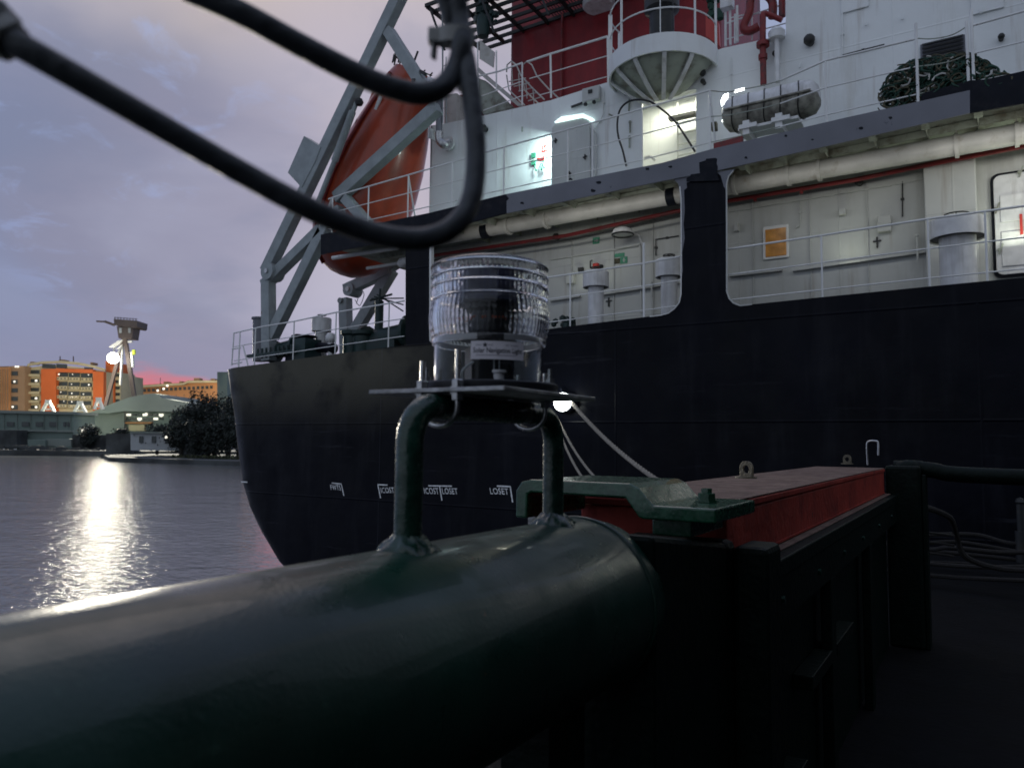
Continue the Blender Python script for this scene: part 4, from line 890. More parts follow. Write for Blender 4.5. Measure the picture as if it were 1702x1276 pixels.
mb = MB(); mb.tube([Y(586, 185, YA), Y(556, 268, YA)], .10, 12); mb.tube([Y(593, 170, YA), Y(586, 188, YA)], .06, 10); mb.tube([Y(556, 268, YA), Y(528, 338, YA)], .07, 10); part(mb, 'hydraulic_ram', MT['davit'])
mb = MB(); mb.ball(Y(597, 170, YA), .12, 8); part(mb, 'ram_joint', MT['dark']); mb = MB(); mb.beam(Y(699, 119, YA-.1), Y(708, 124, YA-.1), .1, .08); part(mb, 'stopper', MT['dark']); mb = MB(); mb.tube([Y(712, 132, YA-.1), Y(720, 136, YA-.1), Y(722, 146, YA-.1)], .07, 8); part(mb, 'sheave', MT['silver']); mb = MB(); mb.beam(Y(689, 132, YA-.1), Y(688, 138, YA-.1), .1, .1); part(mb, 'stopper', MT['dark'])
mb = MB(); mb.tube([Y(600, 140, YA+.3), Y(520, 370, YA+.3)], .015, 5); part(mb, 'fall_wire', MT['raft'])
# second frame, farther across the deck
dv(YC, [((575, 482), (650, 448), .34), ((578, 484), (650, 420), .16)], 'davit_boom')
dv(YC+.02, [((652, 448), (582, 565), .36), ((640, 450), (676, 425), .3)], 'davit_strut')
dv(YC+.01, [((574, 496), (576, 600), .36)], 'davit_post')
mb = MB(); q = Y(578, 480, YC-.2); mb.tube([q, q+V((0, .46, 0))], .22, 20); pv = part(mb, 'davit_pivot', MT['davit']); m2 = MB(); m2.tube([q+V((0, -.04, 0)), q], .08, 12); m2.build('pivot_pin', MT['raft'], pv)
mb = MB(); q = Y(564, 499, YC-.2); mb.tube([q, q+V((0, .3, 0))], .09, 12); mb.tube(spline([Y(a, b, YC-.2) for a, b in ((590, 498), (598, 508), (605, 490), (600, 484), (592, 505))], 5), .012, 5); part(mb, 'guide_roller', MT['davit'])
# aft underside: light girders and pipe beneath the slab's end
mb = MB(); mb.tube([Y(553, 429, 14.1), Y(662, 411, 14.1)], .055, 10); mb.tube([Y(610, 446, 15.0), Y(672, 436, 15.0)], .045, 8); part(mb, 'drain_pipe', MT['rail'])
mb = MB(); q = Y(663, 440, 14.4); mb.lathe(q, [(0, .0), (.09, .02), (.13, .12), (.08, .3), (0, .32)], 14, axis=V((.9, 0, .3))); part(mb, 'aft_lamp', MT['raft'])
# lifeboat
lb = thing('lifeboat', Y(600, 462, 16.0), 'orange enclosed lifeboat hanging nose down in the grey stern launching frame', 'lifeboat')
bB, bT = Y(566, 457, 16.0), Y(690, 122, 16.0); axb = (bT-bB).normalized(); LB = (bT-bB).length
sdv = V((0, 1, 0)); tp = sdv.cross(axb).normalized()
if tp.x > 0: tp = -tp
prof = [(0, .02), (.008, .34), (.03, .62), (.07, .88), (.13, 1.08), (.2, 1.20), (.3, 1.25), (.45, 1.24), (.58, 1.16), (.70, 1.02), (.80, .88), (.88, .76), (.95, .68), (1, .55), (1.0, .02)]
prof_boat = prof[:-1]; mb = MB(); n = 32
for t_, r_ in prof:
    for j in range(n):
        a = 2*math.pi*j/n; ca, sa = math.cos(a), math.sin(a)
        kx = (abs(ca)**.85)*(1 if ca > 0 else -1); ky = (abs(sa)**.85)*(1 if sa > 0 else -1)
        mb.v.append(bB+axb*(LB*t_)+tp*(r_*1.02*kx)+sdv*(r_*1.0*ky))
for i in range(len(prof)-1):
    for j in range(n): mb.face(i*n+j, i*n+(j+1) % n, (i+1)*n+(j+1) % n, (i+1)*n+j)
mb.build('boat_hull', MT['boat'], lb, smooth=60)
mb = MB()
for s_ in (-1, 1):
    pts = [bB+axb*(LB*t_)+tp*(r_*.28)+sdv*(s_*(r_*1.0+.02)) for t_, r_ in prof[2:-2]]; mb.tube(pts, .05, 8)
mb.build('rubbing_strake', MT['redpipe'], lb)
mb = MB()
for k in range(9):
    a = -1.5+3.0*k/8; q = bB+axb*(LB*1.0)+tp*(.68*math.cos(a))+sdv*(.68*math.sin(a)); mb.tube([q, q+axb*.22+tp*.05, q+axb*.30], .022, 6)
mb.tube([bB+axb*(LB*1.0+.22)+tp*(.7*math.cos(-1.5+3*k/16))+sdv*(.7*math.sin(-1.5+3*k/16)) for k in range(17)], .02, 6)
mb.tube([bT+tp*.2, bT+tp*.2+axb*.6], .03, 6)
mb.build('propeller_guard', MT['dark'], lb)
mb = MB(); q = bB+axb*(LB*.84)+tp*.7; mb.obox(q, axb, sdv, tp, .7, .9, .5); mb.build('conning_hatch', MT['boat'], lb, bevel=.08)
mb = MB(); mb.tube([bB+axb*(LB*t_)+tp*(r_*1.02+.03)-sdv*.3 for t_, r_ in prof[3:-3]], .02, 6); mb.build('grab_line', MT['redpipe'], lb)
# winches, drums, bollards on the aft deck (feet at the deck behind the edge)
def ad(px, py, y=15.): return Y(px, py, y)
mb = MB(); q = ad(455, 585, 14.6); mb.tube([q, q+V((1.0, 0, .12))], .22, 18); mb.tube([q+V((-.02, 0, 0)), q+V((.05, 0, 0))], .34, 18); mb.tube([q+V((.95, 0, .12)), q+V((1.02, 0, .12))], .34, 18); mb.box(q+V((1.1, -.3, -.4)), q+V((1.6, .3, .28)))
part(mb, 'mooring_winch', MT['winch'])
mb = MB(); q = ad(505, 583, 14.8); mb.lathe(q+V((0, 0, -.4)), [(.5, 0), (.5, .3), (.22, .5), (.25, .75), (.36, .82), (0, .85)], 20); mb.tube([q+V((.3, 0, .1)), q+V((1.2, 0, 0))], .14, 12); part(mb, 'capstan', MT['black'])
for a, b in ((585, 562), (603, 562)):
    mb = MB(); q = ad(a, b, 15.3); mb.lathe(q+V((0, 0, -.7)), [(.24, 0), (.24, .75), (.31, .8), (.31, .9), (0, .92)], 18); part(mb, 'bollard', MT['winch'])
mb = MB(); q = ad(648, 562, 15.6); mb.tube([q+V((-.9, 0, -.1)), q+V((1., 0, .1))], .32, 18); mb.tube([q+V((-.92, 0, -.1)), q+V((-.8, 0, -.1))], .5, 18); mb.tube([q+V((.7, 0, .1)), q+V((.8, 0, .1))], .5, 18); mb.box(q+V((-.6, -.4, -.6)), q+V((.5, .4, -.1)))
wl = part(mb, 'mooring_winch', MT['winch'])
mb = MB()
q = ad(630, 530, 15.6); mb.tube([q+V((0, 0, -.5)), q+V((0, 0, .5))], .12, 10); mb.tube([q+V((0, 0, .5)), q+V((.02, 0, .85))], .03, 6)
for k in range(3): mb.tube([q+V((-.3+.1*k, 0, .6+.05*k)), q+V((.7, .2, .35-.18*k+.2))], .02, 5)
mb.tube([q+V((-.35, 0, .55)), q+V((.45, 0, .65))], .03, 6)
part(mb, 'winch_gear', MT['winch'])
for a, b, c_, r_ in ((434, 531, 600, .24),):
    mb = MB(); q = ad(a, b, 14.9); e = ad(a, c_, 14.9); mb.tube([q, e], r_, 18); mb.tube([q+V((0, 0, .0)), q+V((0, 0, .05))], r_+.04, 18); part(mb, 'vent_pipe', MT['fascia'])
mb = MB(); 
for k in range(9): q = ad(428+7*k, 596-k*.9, 14.2); mb.tube([q, q+V((0, 0, .28))], .03, 6)
mb.beam(ad(412, 592, 14.2), ad(490, 583, 14.2), .1, .08); part(mb, 'roller_fairlead', MT['winch'])
mb = MB(); q = ad(550, 562, 14.8); mb.ball(q, .16, 10); mb.tube([q, q+V((.02, 0, -.5))], .09, 10); part(mb, 'sounding_pipe', MT['raft'])
# ------------------------------------------------------------------ mooring ropes and lamp at the ship's side
BOL = V((-1.95, 9.6, 3.76))
mb = MB(); mb.lathe((-1.95, 9.6, 3.6), [(.17, 0), (.17, .02), (.10, .03), (.10, .2), (.15, .23), (.15, .27), (0, .28)], 20); bo_ = mb.build('mooring_bollard', MT['dark'], None); tag(bo_, 'dark bollard behind the red beam where the pale mooring ropes are made fast', 'bollard')
for nm, a, b, r_, lab, sag in (
    ('mooring_rope', Y(948, 666, HY-.15), Y(1215, 862, 9.4), .038, 'thick pale mooring rope running down from beside the round hull lamp', .25),
    ('mooring_rope', Y(926, 694, HY-.1), Y(1100, 845, 9.6), .024, 'thin pale rope, the upper of the two slack ones below the hull lamp', .45),
    ('mooring_rope', Y(920, 690, HY-.1), Y(1078, 838, 9.2), .024, 'thin pale rope, the lower of the two slack ones below the hull lamp', .62)):
    mb = MB(); pts = [a.lerp(b, t_/24)+V((0, 0, -4*sag*t_/24*(1-t_/24))) for t_ in range(25)]
    lead = pts[-1]; pts = pts+[lead.lerp(BOL, k/6)+V((0, 0, -.5*(k/6)*(1-k/6))) for k in range(1, 7)]; NP = len(pts)-1
    # laid strands
    for s_ in range(3):
        q = []
        for i in range(NP*6+1):
            t_ = i/6; k = min(int(t_), NP-1); c_ = pts[k].lerp(pts[k+1], t_-k); d = (pts[k+1]-pts[k]).normalized(); u = d.orthogonal().normalized(); w = d.cross(u)
            an = i*.9+s_*2.094; q.append(c_+(u*math.cos(an)+w*math.sin(an))*r_*.5)
        mb.tube(q, r_*.56, 6)
    o = mb.build(nm, MT['rope'], None); tag(o, lab, 'rope', group='mooring ropes beside the hull lamp')
hl = Y(935, 668, HY-.28)
hlo = thing('hull_lamp', hl, 'bright round white lamp shining against the black hull under the lantern plate', 'lamp')
mb = MB(); mb.ball(hl, .185, 20, (1, .8, 1)); mb.build('lamp_globe', MT['lampface'], hlo)
mb = MB(); mb.lathe(hl+V((0, .27, 0)), [(0, 0), (.21, 0), (.21, .12), (.17, .17), (.15, .17)], 24, axis=V((0, -1, 0))); mb.tube([hl+V((-.02, .1, .1)), hl+V((-.1, .1, .28)), hl+V((-.1, .26, .3))], .02, 6); mb.build('lamp_housing', MT['black'], hlo)
# ------------------------------------------------------------------ foreground pontoon, frame, beam and big pipe
def px_z(py, px, dep): 
    return Dp(px, py, dep).z
mb = MB(); mb.box((-2.2, -6, 3.35), (12, 11.6, 3.6)); mb.box((-2.2, -6, -.4), (12, 11.6, 3.34))
pon = mb.build('pontoon', MT['pontoon'], None, smooth=0); tag(pon, 'dark steel pontoon deck under the green frame, almost black in the dusk', 'pontoon')
# unseen dark house block added beside and behind the lens to shade the foreground
dh = thing('shade_house', (4.5, -3, 3.6), 'dark unseen house block added beside the camera to shade the foreground', 'shade_house')
mb = MB(); mb.box((1.7, -9, 3.6), (7.5, 3.2, 7.7)); mb.build('wall', MT['black'], dh, smooth=0, bevel=.05)
mb = MB(); mb.box((1.45, -9.3, 7.72), (7.8, 3.5, 7.86)); mb.build('roof', MT['frame'], dh, smooth=0, bevel=.03)
for y_ in (-6.5, -4.2, -1.9, 1.6): mb = MB(); mb.box((1.66, y_, 5.3), (1.698, y_+1.1, 6.2)); w_ = mb.build('window', MT['frame'], dh, smooth=0, bevel=.01); mb = MB(); mb.box((1.65, y_+.08, 5.38), (1.659, y_+1.02, 6.12)); mb.build('pane', MT['glassd'], w_, smooth=0)
mb = MB(); mb.box((1.66, -.3, 3.75), (1.698, .55, 5.7)); dd = mb.build('door', MT['frame'], dh, smooth=0, bevel=.01); mb = MB(); mb.beam((1.63, .4, 4.7), (1.63, .4, 4.85), .02, .02); mb.build('handle', MT['plate'], dd)
fr = thing('trestle', (-.55, 3.9, 3.6), 'dark green steel trestle of posts and rails carrying the red beam', 'trestle')
def fpart(mb, name, m=MT['frame'], **k): return mb.build(name, m, fr, **k)
mb = MB(); mb.box((-.565, 2.0, 3.6), (-.475, 2.16, 4.735)); fpart(mb, 'corner_post', MT['frame'], bevel=.016, smooth=0)
mb = MB(); mb.box((-.86, 1.965, 3.6), (-.567, 2.05, 4.748)); fpart(mb, 'end_plate', bevel=.02, smooth=0)
mb = MB(); mb.box((-.62, 2.165, 4.600), (-.525, 6.0, 4.655)); fpart(mb, 'top_rail', bevel=.006, smooth=0)
mb = MB(); mb.box((-.60, 2.165, 4.657), (-.565, 6.0, 4.661)); fpart(mb, 'bearing_strip', MT['beamtop'], smooth=0)
mb = MB(); mb.box((-.56, 2.165, 4.47), (-.530, 6.0, 4.599)); fpart(mb, 'side_rail', smooth=0)
for y in (3.28, 4.5): mb = MB(); mb.box((-.575, y, 3.6), (-.532, y+.10, 4.469)); fpart(mb, 'upright', smooth=0, bevel=.005)
for y0, y1, z in ((2.86, 3.275, 4.19), (3.385, 3.845, 4.19), (2.17, 2.745, 3.95)):
    mb = MB(); mb.box((-.60, y0, z-.05), (-.53, y1, z)); fpart(mb, 'sill', MT['frame'], smooth=0, bevel=.004)
mb = MB(); mb.box((-.64, 2.1, 3.6), (-.602, 6.0, 4.655)); fpart(mb, 'side_panel', smooth=0)
mb = MB(); mb.box((-1.05, 2.2, 3.6), (-.99, 6.0, 4.655)); fpart(mb, 'back_panel', smooth=0)
mb = MB(); mb.box((-.60, 6.0, 3.6), (-.375, 6.28, 4.86)); fpart(mb, 'end_post', bevel=.02, smooth=0)
mb = MB(); mb.box((-.373, 6.02, 3.6), (-.345, 6.2, 4.80)); fpart(mb, 'post_flange', MT['frame'], bevel=.006, smooth=0)
mb = MB(); mb.tube(spline([V((-.55, 6.14, 4.84)), V((-.42, 6.14, 4.845)), V((-.3, 6.14, 4.83)), V((.1, 6.14, 4.80)), V((2.5, 6.14, 4.79))], 5), .055, 16); mb.ball((-.46, 6.12, 4.86), .06, 12, (1.5, 1, .7)); fpart(mb, 'cross_pipe')
mb = MB(); q = Y(1451, 768, 5.9); mb.tube(spline([q+V((-.035, 0, -.02)), q+V((-.037, 0, .12)), q+V((-.02, 0, .148)), q+V((.02, 0, .15)), q+V((.036, 0, .135)), q+V((.034, 0, .05))], 4), .007, 8); fpart(mb, 'rod_hook', MT['silver'])
mb = MB(); mb.box8([(-.88, 1.45, 3.6), (-.567, 1.45, 3.6), (-.567, 1.963, 3.6), (-.88, 1.963, 3.6), (-.88, 1.45, 4.815), (-.567, 1.45, 4.815), (-.567, 1.963, 4.745), (-.88, 1.963, 4.745)]); fpart(mb, 'end_housing', smooth=0, bevel=.012)
# red beam
bm = thing('red_beam', (-.825, 3.9, 4.66), 'long red painted timber beam with a dusty top lying along the green frame', 'beam')
mb = MB(); mb.box((-1.05, 2.085, 4.665), (-.603, 5.98, 4.812)); mb.build('beam_body', MT['beamred'], bm, smooth=0, bevel=.006)
mb = MB(); mb.box((-1.06, 2.080, 4.815), (-.597, 5.99, 4.836)); mb.build('cover_board', MT['beamred'], bm, smooth=0, bevel=.004)
mb = MB(); mb.box((-1.056, 2.085, 4.8385), (-.600, 5.985, 4.842)); mb.build('dusty_top', MT['beamtop'], bm, smooth=0)
mb = MB(); mb.box((-.6035, 2.09, 4.665), (-.598, 5.97, 4.672)); mb.build('lower_edge', MT['beamred'], bm, smooth=0)
def lug(px, py, s_, label):
    q = Z(px, py, 4.843); l = thing('lifting_lug', q, label, 'lug', 'lifting lugs on the red beam')
    # built as a plate with a round eye
    pts = [(-.040, 0), (-.040, .038)]+[(.040*math.cos(math.radians(a)), .038+.036*math.sin(math.radians(a))) for a in range(170, 5, -15)]+[(.040, .038), (.040, 0)]
    mb = MB(); n = 24; front = []; 
    def outer(a):
        x, z = math.cos(a), math.sin(a); k = min(.042/max(abs(x), 1e-6), (.040)/max(abs(z), 1e-6)); k2 = .043
        kk = k if z < 0 else min(k, k2*1.03); return (x*kk, .038+z*kk if z > 0 else .038+z*min(kk, .038/max(abs(z), 1e-6)))
    for dy in (0, .022):
        for j in range(n):
            a = 2*math.pi*j/n; ox, oz = outer(a); mb.v.append(q+V((ox*s_*.86, ox*s_*-.5+dy, oz*s_))); mb.v.append(q+V((.019*math.cos(a)*s_*.86, .019*math.cos(a)*s_*-.5+dy, (.040+.019*math.sin(a))*s_)))
    for j in range(n):
        j2 = (j+1) % n; o = 2*n
        mb.face(2*j, 2*j2, 2*j2+1, 2*j+1); mb.face(o+2*j, o+2*j+1, o+2*j2+1, o+2*j2); mb.face(2*j, o+2*j, o+2*j2, 2*j2); mb.face(2*j+1, 2*j2+1, o+2*j2+1, o+2*j+1)
    mb.build('eye_plate', MT['khaki'], l, bevel=.002)
    mb = MB(); mb.lathe(q, [(.05*s_, -.0005), (.048*s_, .006), (0, .007)], 16); mb.build('weld_foot', MT['khaki'], l)
lug(1240, 794, 1.0, 'khaki steel lifting eye on the red beam, the larger one nearest the green clamp')
lug(1408, 771, 1.0, 'khaki steel lifting eye far along the red beam, near the thin upright rod hook')
# green clamp over the beam
cl = thing('green_clamp', (-.8, 1.84, 4.84), 'scuffed green bent steel clamp bolted across the near end of the red beam', 'clamp')
th = .032
cpts = [(-1.06, 4.800), (-1.06, 4.872), (-1.043, 4.895), (-1.015, 4.902), (-.735, 4.902), (-.712, 4.892), (-.675, 4.852), (-.522, 4.852), (-.522, 4.818), (-.70, 4.818), (-.712, 4.822), (-.745, 4.866), (-1.012, 4.868), (-1.024, 4.862), (-1.026, 4.800)]
mb = MB(); mb.prism([V((x, 1.72, z)) for x, z in cpts], (0, .35, 0)); mb.build('strap', MT['clamp'], cl, smooth=0, bevel=.005)
mb = MB(); mb.box((-.70, 1.78, 4.775), (-.60, 2.04, 4.816)); mb.build('clamp_foot', MT['clamp'], cl, smooth=0, bevel=.004)
mb = MB(); q = V((-.60, 1.90, 4.853)); mb.lathe(q, [(.026, 0), (.026, .004), (.022, .004), (.022, .022), (.014, .024), (.014, .034), (0, .035)], 6); mb.build('bolt', MT['clamp'], cl, smooth=20)
mb = MB(); mb.box((-1.068, 1.80, 4.66), (-1.045, 1.86, 4.80)); mb.build('spacer', MT['plate'], cl, smooth=0)
# the big green pipe
PX, PR, PZ = -.715, .170, 4.675
gp = thing('green_pipe', (PX, .2, 3.6), 'thick dark green painted steel pipe across the foreground carrying the lantern bracket', 'pipe')
mb = MB(); prof = [(PR, -3.2), (PR, -1.0), (PR, 0), (PR, .7), (PR, 1.40), (PR*.985, 1.44), (PR*.94, 1.48), (PR*.85, 1.52), (PR*.70, 1.55), (PR*.45, 1.575), (0, 1.585)]
mb.lathe((PX, 0, PZ), prof, 96, axis=V((0, 1, 0))); mb.build('pipe_body', MT['gpipe'], gp)
mb = MB(); mb.tube([V((PX+(PR+.0)*math.cos(a*math.pi/24), 1.402, PZ+(PR+.0)*math.sin(a*math.pi/24))) for a in range(48)], .005, 8, closed=True); mb.build('weld_seam', MT['gpipe'], gp)
mb = MB(); mb.box((PX-.05, 1.2, 3.6), (PX+.05, 1.34, PZ-PR+.02)); mb.build('pipe_support', MT['frame'], gp, smooth=0); mb = MB(); mb.box((PX-.05, -2.2, 3.6), (PX+.05, -2.06, PZ-PR+.02)); mb.build('pipe_support', MT['frame'], gp, smooth=0)
# lantern bracket: arched tube, welded feet, plate, U bolts
br = thing('lantern_bracket', (PX, 1.08, PZ+PR), 'green arched tube bracket with a bare steel plate welded on top of the thick pipe', 'bracket')
y1, y2, zt_ = .862, 1.300, 5.053; rc = .055
arch = [V((PX, y1, PZ+PR-.01)), V((PX, y1, zt_-rc-.05)), V((PX, y1, zt_-rc))]
for k in range(1, 7): a = math.pi/2*k/6; arch.append(V((PX, y1+rc-rc*math.cos(a), zt_-rc+rc*math.sin(a))))
arch.append(V((PX, (y1+y2)/2, zt_)))
for k in range(0, 7): a = math.pi/2*k/6; arch.append(V((PX, y2-rc+rc*math.sin(a), zt_-rc+rc*math.cos(a))))
arch += [V((PX, y2, zt_-rc-.05)), V((PX, y2, PZ+PR-.01))]
mb = MB(); mb.tube(arch, .0205, 28); mb.build('arch_tube', MT['gpost'], br)
random.seed(5)
for y in (y1, y2):
    mb = MB(); ph = random.random()*6
    def wr(r, z, a, i): return r*(1+.10*math.sin(5*a+ph+i)+.06*math.sin(11*a+2*ph)+random.uniform(-.03, .03))
    pr = [(.047, -.008), (.045, .001), (.038, .007), (.033, .011), (.028, .0145), (.0235, .018), (.0207, .021)]
    mb.lathe((PX, y, PZ+PR-.001), pr, 40, rib=wr)
    for v in mb.v: # follow the pipe's roundness
        dx = v.x-PX; v.z -= PR-math.sqrt(max(PR*PR-dx*dx, 0))
    mb.build('weld_foot', MT['gpost'], br, smooth=50)
Lc, Mc, Rc = Dp(613, 656, 1.215), Dp(838, 649, 1.086), Dp(990, 663, 1.344)
zp = 5.0745
for q in (Lc, Mc, Rc): q.z = zp
Bc = Lc+Rc-Mc
mb = MB(); mb.prism([Lc, Mc, Rc, Bc], (0, 0, .0068)); pl = mb.build('mounting_plate', MT['plate'], br, smooth=0, bevel=.0012)
zp2 = zp+.0068
for y in (.932, 1.205):
    mb = MB(); hw = .0345
    arc = [V((PX-hw, y, zp2+.045)), V((PX-hw, y, zt_-.0)), ]+[V((PX-hw*math.cos(math.pi*k/10), y, zt_-hw*math.sin(math.pi*k/10)*.85)) for k in range(1, 10)]+[V((PX+hw, y, zt_)), V((PX+hw, y, zp2+(.06 if y < 1 else .045)))]
    mb.tube(arc, .0045, 12); ub = mb.build('u_bolt', MT['silver'], br)
    for sx_ in (-1, 1):
        m2 = MB(); m2.lathe((PX+sx_*hw, y, zp2), [(.0125, 0), (.0125, .002), (.0095, .0021), (.0098, .012), (.0085, .0135), (.0047, .014)], 6); m2.build('nut', MT['silver'], ub, smooth=20)
        m2 = MB(); m2.lathe((PX+sx_*hw, y, zp-.0001), [(.0047, -.012), (.0095, -.0115), (.0098, -.002), (.0125, -.0018), (.0125, 0)], 6); m2.build('nut', MT['silver'], ub, smooth=20)
# ------------------------------------------------------------------ the lantern
AX = V((-.7125, 1.064, zp2))
ln = thing('navigation_lantern', AX, 'clear ribbed plastic solar marine lantern bolted on the steel plate', 'lantern')
toCam = V((-AX.x, -AX.y, 0)).normalized(); ang0 = math.atan2(toCam.y, toCam.x)
NR = 76
def rib(r, z, a, i):
    w = ribw[i]*(1.5 if z > .172 else 1.); return r+w*(abs(math.sin(a*NR/2))**.8-.5)
lens = []; ribw = []
def L_(r, z, w=0.): lens.append((r, z)); ribw.append(w)
L_(.0965, .086); L_(.0985, .089); L_(.0985, .0935); L_(.0965, .0965, .0005)
for k in range(25):
    t_ = k/24; L_(.0968+.0052*math.sin(math.pi*t_)**.8+(.0005 if k % 4 == 2 else 0), .099+.066*t_, .0022)
L_(.0990, .1665, .0008); L_(.1010, .1685, .0004); L_(.0990, .1705, .0008)
L_(.0985, .174, .0024); L_(.1000, .181, .0026); L_(.0985, .187, .0022)
L_(.0990, .1885, .0006); L_(.1016, .1905, .0004); L_(.0992, .1925, .0006)
L_(.0985, .195, .0022); L_(.0992, .200, .0024); L_(.0985, .2045, .002)
L_(.0994, .206, .0004); L_(.1020, .208, .0002); L_(.0996, .210, .0004)
L_(.0985, .213, .002); L_(.0985, .221, .002); L_(.100, .2235); L_(.1015, .2255); L_(.1005, .2275); L_(.094, .2320); L_(.078, .2375); L_(.05, .2415); L_(.02, .2425); L_(0, .2428)
# inner skin so the cap is a real 2.5 mm shell
inner = [(max(r-.0045, 0), z-.003*(1 if z > .2275 else 0)) for r, z in reversed(lens)]
allp = lens+inner; ribw += [0]*len(inner)
ribw.append(0); mb = MB(); mb.lathe(AX, allp+[lens[0]], 240, rib=rib)
mb.build('lens', MT['glass'], ln, smooth=35)
mb = MB(); mb.lathe(AX, [(.0935, .018), (.0935, .0855), (.0900, .0855), (.0900, .018), (.0935, .018)], 96); mb.build('clear_body', MT['glass2'], ln, smooth=35)
mb = MB(); mb.lathe(AX, [(0, .0005), (.118, .0005), (.119, .002), (.119, .014), (.117, .0165), (.096, .0178), (0, .0178)], 72); mb.build('base_flange', MT['core'], ln, smooth=35, bevel=0)
for a in (ang0-1.25, ang0+1.25, ang0+2.6, ang0-2.6):
    q = AX+V((math.cos(a)*.108, math.sin(a)*.108, .0166)); m2 = MB(); m2.lathe(q, [(.010, 0), (.010, .0015), (.0078, .0016), (.0078, .009), (.004, .0092), (.004, .026), (0, .0265)], 6); m2.build('flange_bolt', MT['silver'], ln, smooth=20)
q = AX+V((math.cos(ang0+.16)*.104, math.sin(ang0+.16)*.104, .0166)); m2 = MB(); m2.lathe(q, [(.008, 0), (.008, .012), (.011, .0122), (.011, .016), (0, .0165)], 16); m2.build('drain_plug', MT['steelw'], ln)
ln.scale = (1, 1, .945)
# inside: solar cylinder, dark board, light source ring, inner white bands, wires
def seg(r, z0, z1, a0, a1, th=.0012, n=16):
    mb = MB(); mb.lathe(AX, [(r, z0), (r, z1), (r-th, z1), (r-th, z0), (r, z0)], n, a0=a0, a1=a1)
    for j in (0, n): mb.poly([mb.v[k*(n+1)+j] for k in range(4)])
    return mb
mb = MB(); mb.lathe(AX, [(0, .160), (.070, .160), (.070, .221), (0, .221)], 8); mb.build('solar_panel', MT['solar'], ln, smooth=20)
mb = MB(); mb.lathe(AX, [(0, .096), (.050, .096), (.050, .106), (.040, .110), (.040, .145), (.05, .150), (.05, .159), (0, .159)], 32); mb.build('light_core', MT['core'], ln)
for k in range(12): 
    a = 2*math.pi*k/12; q = AX+V((math.cos(a)*.0408, math.sin(a)*.0408, .134)); m2 = MB(); m2.ball(q, .0038, 8); m2.build('light_diode', MT['ledred'], ln)
mb = seg(.0885, .0865, .0965, ang0+.28, ang0+2.6, .001); mb.build('white_band', MT['steelw'], ln)
mb = seg(.0885, .0865, .0965, ang0-2.8, ang0-.22+2*0, .001); mb.build('white_band', MT['steelw'], ln)
mb = MB(); mb.lathe(AX, [(0, .019), (.050, .019), (.050, .084), (0, .084)], 4); mb.build('battery_case', MT['core'], ln, smooth=20)
mb = MB(); 
for da, r_ in ((.10, .086), (.20, .086)):
    mb.tube([AX+V((math.cos(ang0+da)*r_, math.sin(ang0+da)*r_, z)) for z in (.022, .05, .085)], .0007, 6)
mb.tube(spline([AX+V((math.cos(ang0-.55)*.08, math.sin(ang0-.55)*.08, .02)), AX+V((math.cos(ang0-.5)*.085, math.sin(ang0-.5)*.085, .035)), AX+V((math.cos(ang0-.35)*.07, math.sin(ang0-.35)*.07, .05))], 5), .002, 8)
mb.build('wiring', MT['steelw'], ln)
# label on the body (wraps round it)
la0 = ang0+.165; hwid = .0445/.0945; lr = .0942
def lp(u, v, dr=0.): # u,v in metres from the label's centre; u to the right as seen
    a = la0+u/lr; return AX+V((math.cos(a)*(lr+dr), math.sin(a)*(lr+dr), .0675+v))
mb = MB(); n = 20; hh = .0155; uu = .0445
for i in range(n+1):
    u = -uu+2*uu*i/n
    for v, d_ in ((-hh, 0), (hh, 0), (hh, .0004), (-hh, .0004)): mb.v.append(lp(u, v, d_))
for i in range(n):
    a = 4*i
    for k in range(4): mb.face(a+k, a+(k+1) % 4, a+4+(k+1) % 4, a+4+k)
mb.face(0, 1, 2, 3); k = 4*n; mb.face(k+3, k+2, k+1, k); lbl = mb.build('label', MT['label'], ln)
def curved(s, w, cv, name, cu_=0., bold=.03):
    vs, fs, tw = text_polys(s, 1., bold); k_ = w/tw; m_ = MB(); m_.v = [lp(cu_-w/2+a*k_, cv+b*k_*1.35, .0007) for a, b in vs]
    for f in fs: m_.face(*f)
    m_.build(name, MT['ink'], lbl, smooth=0)
curved('Solar Navigation Light', .081, -.0045, 'lettering', bold=.012)
m_ = MB()
for (u0, u1, v) in ((-.036, -.027, .0075), (-.016, -.008, .0075), (.012, .018, .0078), (.020, .034, .0075), (-.036, .03, -.0095)):
    nn = max(2, int((u1-u0)/.0022))
    for i in range(nn): 
        a = u0+(u1-u0)*i/nn; w = (u1-u0)/nn*.62; m_.poly([lp(a, v, .0007), lp(a+w, v, .0007), lp(a+w, v+.0016, .0007), lp(a, v+.0016, .0007)])
m_.build('small_print', mat('label_faint_ink', (.24, .22, .28), .7), lbl, smooth=0)
m_ = MB(); st = []
for k in range(10): r_ = .0048 if k % 2 == 0 else .0021; a = math.pi/2+k*math.pi/5; st.append(lp(-.0215+r_*math.cos(a), .0085+r_*math.sin(a), .0007))
m_.poly(st); m_.build('star', MT['ink'], lbl, smooth=0, tri=True)
